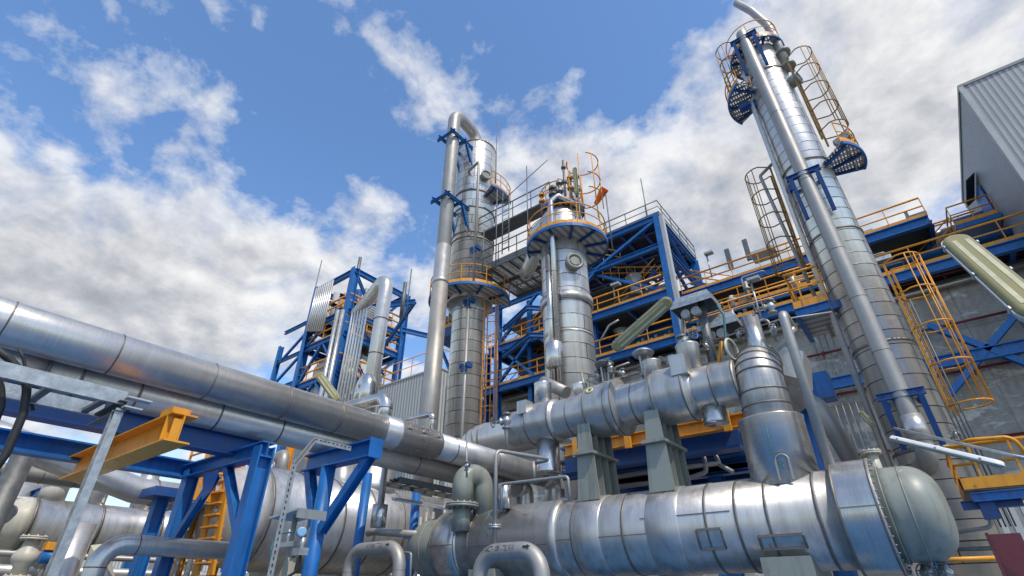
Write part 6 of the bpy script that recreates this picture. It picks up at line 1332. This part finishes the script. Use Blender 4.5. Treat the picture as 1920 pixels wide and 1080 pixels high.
for i, z in enumerate((lv[2], lv[3], lv[1])):
    part('floor_deck', MB().box((xlft+.3, Yt+.3, z+.26), (xc-.3, yrt-.3, z+.32)), M['dark'], t)
    rail(t, [V((xlft, Yt, z+.3)), V((xc, Yt, z+.3)), V((xc, yrt, z+.3))], 1.5, 1.4, r=.05, scale=1.6, name='handrail')
part('reactor_vessel', MB().lathe(((xc+xlft)/2, (Yt+yrt)/2, lv[4]-6), UP, [(0, 2.6), (lv[2]-lv[4]+4, 3.0), (lv[2]-lv[4]+6, 1.2)], 36), M['lightgrey'], t)
bx_ = [(.2, 1.5), (.5, 2.2), (.35, 4.5), (.6, 3.2), (.75, 5), (.15, 6)]
for z in (lv[1]+2.2, lv[2]+1.5, lv[3]+2.2, lv[0]-2.2):
    for f in (.35, .7): tb3((xlft, Yt+(yrt-Yt)*f, z), (xc, Yt+(yrt-Yt)*f, z), .3, .22, 'blue_shade'); tb3((xlft+(xc-xlft)*f, Yt, z), (xlft+(xc-xlft)*f, yrt, z), .3, .22, 'blue_shade')
for k in range(64):
    x = xlft+1+random.random()*(xc-xlft-2); y = Yt+1+random.random()*(yrt-Yt-3); z = random.choice([lv[1], lv[2], lv[3]])+.35
    h_ = 1+random.random()*3; r_ = .15+random.random()*.35
    part('equipment', (MB().cyl((x, y, z), (x, y, z+h_), r_, seg=12) if k % 3 else MB().box((x-r_, y-r_, z), (x+r_, y+r_, z+h_*.6))), M[('galv', 'pipe', 'yellow', 'lightgrey', 'blue_shade')[k % 5]], t)
# bundles of slim pipes
x0_, x1_ = PY(580, 600, Yt-.5).x, PY(613, 580, Yt-.5).x
for i in range(9): x = x0_+(x1_-x0_)*i/8; solo('bundle_pipe', MB().cyl((x, Yt-.5, ZAT(x, Yt, 625)), (x, Yt-.5, ZAT(x, Yt, 545-i*2)), .09, seg=10), M['slim'], 'one of nine slim bright vertical pipes on the left face of the lattice tower', 'pipe', 'slim pipes on the left of the lattice tower')
x0_, x1_ = PY(640, 700, Yt-1).x, PY(668, 700, Yt-1).x
for i in range(6): x = x0_+(x1_-x0_)*i/5; solo('bundle_pipe', MB().tube([(x, Yt-1, 8), (x, Yt-1, ZAT(x, Yt, 590-i*2)), (x, Yt+1, ZAT(x, Yt, 590-i*2))], .085, 10, .4), M['slim'], 'one of six slim bright vertical pipes before the corner of the lattice tower', 'pipe', 'slim pipes at the lattice tower corner')
for i, px in enumerate((612, 622)): x = PY(px, 690, Yt-1).x; solo('tower_riser', MB().cyl((x, Yt-1, 8), (x, Yt-1, ZAT(x, Yt, 590)), .17, seg=14), M['pipe'], ('left', 'right')[i]+' medium riser between the two slim pipe bundles of the lattice tower', 'pipe', 'medium risers on the lattice tower')
yq = Yt-2.; p = PY(707, 650, yq); _, _, rr = fitZ((694, 650), (722, 650), yq); zt_ = ZAT(p.x, yq, 530)
t = thing('flue_pipe', 'thick clad pipe bending over from the top of the lattice tower', 'pipe', (p.x, yq, 5))
part('pipe', MB().tube([(p.x, yq, 3), (p.x, yq, zt_+.6), (p.x-5.5, yq+1.5, zt_-.2)], rr, 36, rr*2., 10), M['pipe'], t)
part('joint_band', MB().torus((p.x, yq, ZAT(p.x, yq, 600)), UP, rr, .05, 32, 6).torus((p.x, yq, ZAT(p.x, yq, 665)), UP, rr, .05, 32, 6), M['seam'], t)
p = PY(690, 730, 16); solo('lagged_drum', MB().tube([(p.x, 16, p.z-1.5), (p.x, 16, p.z+.6), (p.x-.9, 16.3, p.z+.6), (p.x-.9, 16.3, p.z-.6)], .42, 24, .5), M['bright'], 'bright lagged bend at the foot of the thick tower pipe', 'pipe')
for px, py0, py1, lb in ((590, 545, 488, 'lightning rod on the left corner of the lattice tower'), (765, 560, 505, 'lightning rod on the right corner of the lattice tower'), (672, 503, 483, 'short stack at the top corner of the lattice tower'), (757, 555, 530, 'short stack near the right corner of the lattice tower')):
    b = PY(px, py0, Yt+1); solo('lightning_rod', MB().cyl(b-UP*2, (b.x, b.y, ZAT(b.x, b.y, py1)), .05 if 'rod' in lb else .16, seg=8), M['galvd'], lb, 'rod' if 'rod' in lb else 'stack', 'lightning rods')
BLOBS = ((60, 60, 12, .02), (300, 120, 9, .02), (250, 250, 7, -.16), (60, 520, 9, .42), (330, 570, 8, .4), (640, 560, 8, .32), (300, 640, 10, .25), (660, 50, 5, .3), (850, 190, 5, .25), (1000, 320, 7, .25), (900, 470, 7, .25), (1650, 250, 20, .5), (1400, 330, 11, .35), (1290, 160, 3, .35), (1860, 80, 14, .2), (640, 230, 11, -.22), (1120, 80, 11, -.35), (560, 350, 7, -.1), (1180, 400, 5, .2), (-1200, 600, 60, .1))
# ================================================================== SKY, SUN, CAMERA
scn = bpy.context.scene
SUN = V((.92, -.39, .0)).normalized(); EL = R(55)
S = V((SUN.x*math.cos(EL), SUN.y*math.cos(EL), math.sin(EL)))
w = bpy.data.worlds.new('World'); scn.world = w; w.use_nodes = True; nt = w.node_tree; nt.nodes.clear()
out = nd(nt, 'ShaderNodeOutputWorld'); tc = nd(nt, 'ShaderNodeTexCoord')
sky = nd(nt, 'ShaderNodeTexSky', sky_type='NISHITA', sun_disc=False, sun_elevation=EL, sun_rotation=math.atan2(S.x, S.y), altitude=50., air_density=1.0, dust_density=.4, ozone_density=3.)
hs = nd(nt, 'ShaderNodeHueSaturation'); hs.inputs['Saturation'].default_value = 1.1; hs.inputs['Value'].default_value = 1.75; ln(nt, sky.outputs[0], hs.inputs['Color'])
bg = nd(nt, 'ShaderNodeBackground', i_Strength=.14); ln(nt, hs.outputs[0], bg.inputs[0])
D_ = tc.outputs['Generated']
# flattened cloud-layer coordinates: dir.xy / (z+.12)
sp = nd(nt, 'ShaderNodeSeparateXYZ'); ln(nt, D_, sp.inputs[0])
def mth(op, a, b=None, clamp=False):
    n = nd(nt, 'ShaderNodeMath', operation=op, use_clamp=clamp)
    for i, v in enumerate((a, b)):
        if v is None: continue
        if isinstance(v, (int, float)): n.inputs[i].default_value = v
        else: ln(nt, v, n.inputs[i])
    return n.outputs[0]
zz_ = mth('ADD', mth('MAXIMUM', sp.outputs[2], 0.), .34)
cb = nd(nt, 'ShaderNodeCombineXYZ'); ln(nt, mth('DIVIDE', sp.outputs[0], zz_), cb.inputs[0]); ln(nt, mth('DIVIDE', sp.outputs[1], zz_), cb.inputs[1]); cb.inputs[2].default_value = 3.7
def noise(vec, sc, det, ro, dist=0.):
    n = nd(nt, 'ShaderNodeTexNoise', i_Scale=sc, i_Detail=det, i_Roughness=ro, i_Distortion=dist); ln(nt, vec, n.inputs['Vector']); return n.outputs[0]
nA = noise(cb.outputs[0], 6.2, 12., .6, .1); nB = noise(cb.outputs[0], 2.3, 5., .5); nC = noise(cb.outputs[0], 15., 7., .55, .5)
# broad cloud masses placed by direction
def blob(px, py, spread):
    d = ray(px, py).normalized(); v = nd(nt, 'ShaderNodeVectorMath', operation='DOT_PRODUCT'); ln(nt, D_, v.inputs[0]); v.inputs[1].default_value = d
    return mth('EXPONENT', mth('MULTIPLY', mth('SUBTRACT', v.outputs['Value'], 1.), 1./(1-math.cos(R(spread)))))
cov = 0.02
for px, py, sp_, wt in BLOBS: cov = mth('ADD', cov, mth('MULTIPLY', blob(px, py, sp_), wt))
dens = mth('ADD', mth('ADD', mth('MULTIPLY', mth('SUBTRACT', nC, .5), .45), mth('ADD', mth('MULTIPLY', mth('SUBTRACT', nA, .5), 2.0), mth('MULTIPLY', mth('SUBTRACT', nB, .5), 1.3))), cov)
fac = ramp(nt, dens, [(-.06, 0.), (.12, .3), (.34, .78), (.7, 1.)])
# light and dark sides: compare density with a copy shifted toward the sun
sh = nd(nt, 'ShaderNodeVectorMath', operation='ADD'); ln(nt, cb.outputs[0], sh.inputs[0]); sh.inputs[1].default_value = (S.x*.08, S.y*.08+.02, 0)
nS = noise(sh.outputs[0], 6.2, 7., .58, .1)
lit = mth('ADD', mth('MULTIPLY', mth('SUBTRACT', nA, nS), 2.2), mth('ADD', .84, mth('MULTIPLY', dens, -.25)))
dk = mth('MULTIPLY', mth('ADD', blob(1400, 420, 10), mth('ADD', blob(440, 660, 5), blob(80, 520, 9))), .3)
lit = mth('ADD', mth('SUBTRACT', lit, dk), mth('MULTIPLY', mth('ADD', blob(480, 585, 3.5), blob(1250, 270, 4)), .3), True)
cc = ramp(nt, lit, [(0., (.4, .43, .48)), (.35, (.56, .58, .63)), (.65, (.75, .76, .79)), (1., (.96, .96, .96))])
bgc = nd(nt, 'ShaderNodeBackground', i_Strength=1.0); ln(nt, cc, bgc.inputs[0])
mx = nd(nt, 'ShaderNodeMixShader'); ln(nt, fac, mx.inputs[0]); ln(nt, bg.outputs[0], mx.inputs[1]); ln(nt, bgc.outputs[0], mx.inputs[2]); ln(nt, mx.outputs[0], out.inputs[0])
L = bpy.data.lights.new('sun', 'SUN'); L.energy = 3.4; L.angle = R(.6); L.color = (1, .92, .8)
lo = bpy.data.objects.new('sun', L); COL.objects.link(lo); lo.rotation_euler = (-S).to_track_quat('-Z', 'Y').to_euler(); lo.location = (0, 0, 60)
cam = bpy.data.cameras.new('camera'); co = bpy.data.objects.new('camera', cam); COL.objects.link(co); cam.sensor_width = 36; cam.lens = F/1920*36; cam.clip_end = 8000; cam.clip_start = .05
co.location = (0, 0, CZ); co.rotation_euler = (R(90)+TH, 0, YAW); scn.camera = co
scn.view_settings.view_transform = 'Standard'; scn.view_settings.look = 'None'; scn.view_settings.exposure = 0; scn.view_settings.gamma = 1
scn.render.resolution_x = 1024; scn.render.resolution_y = 576
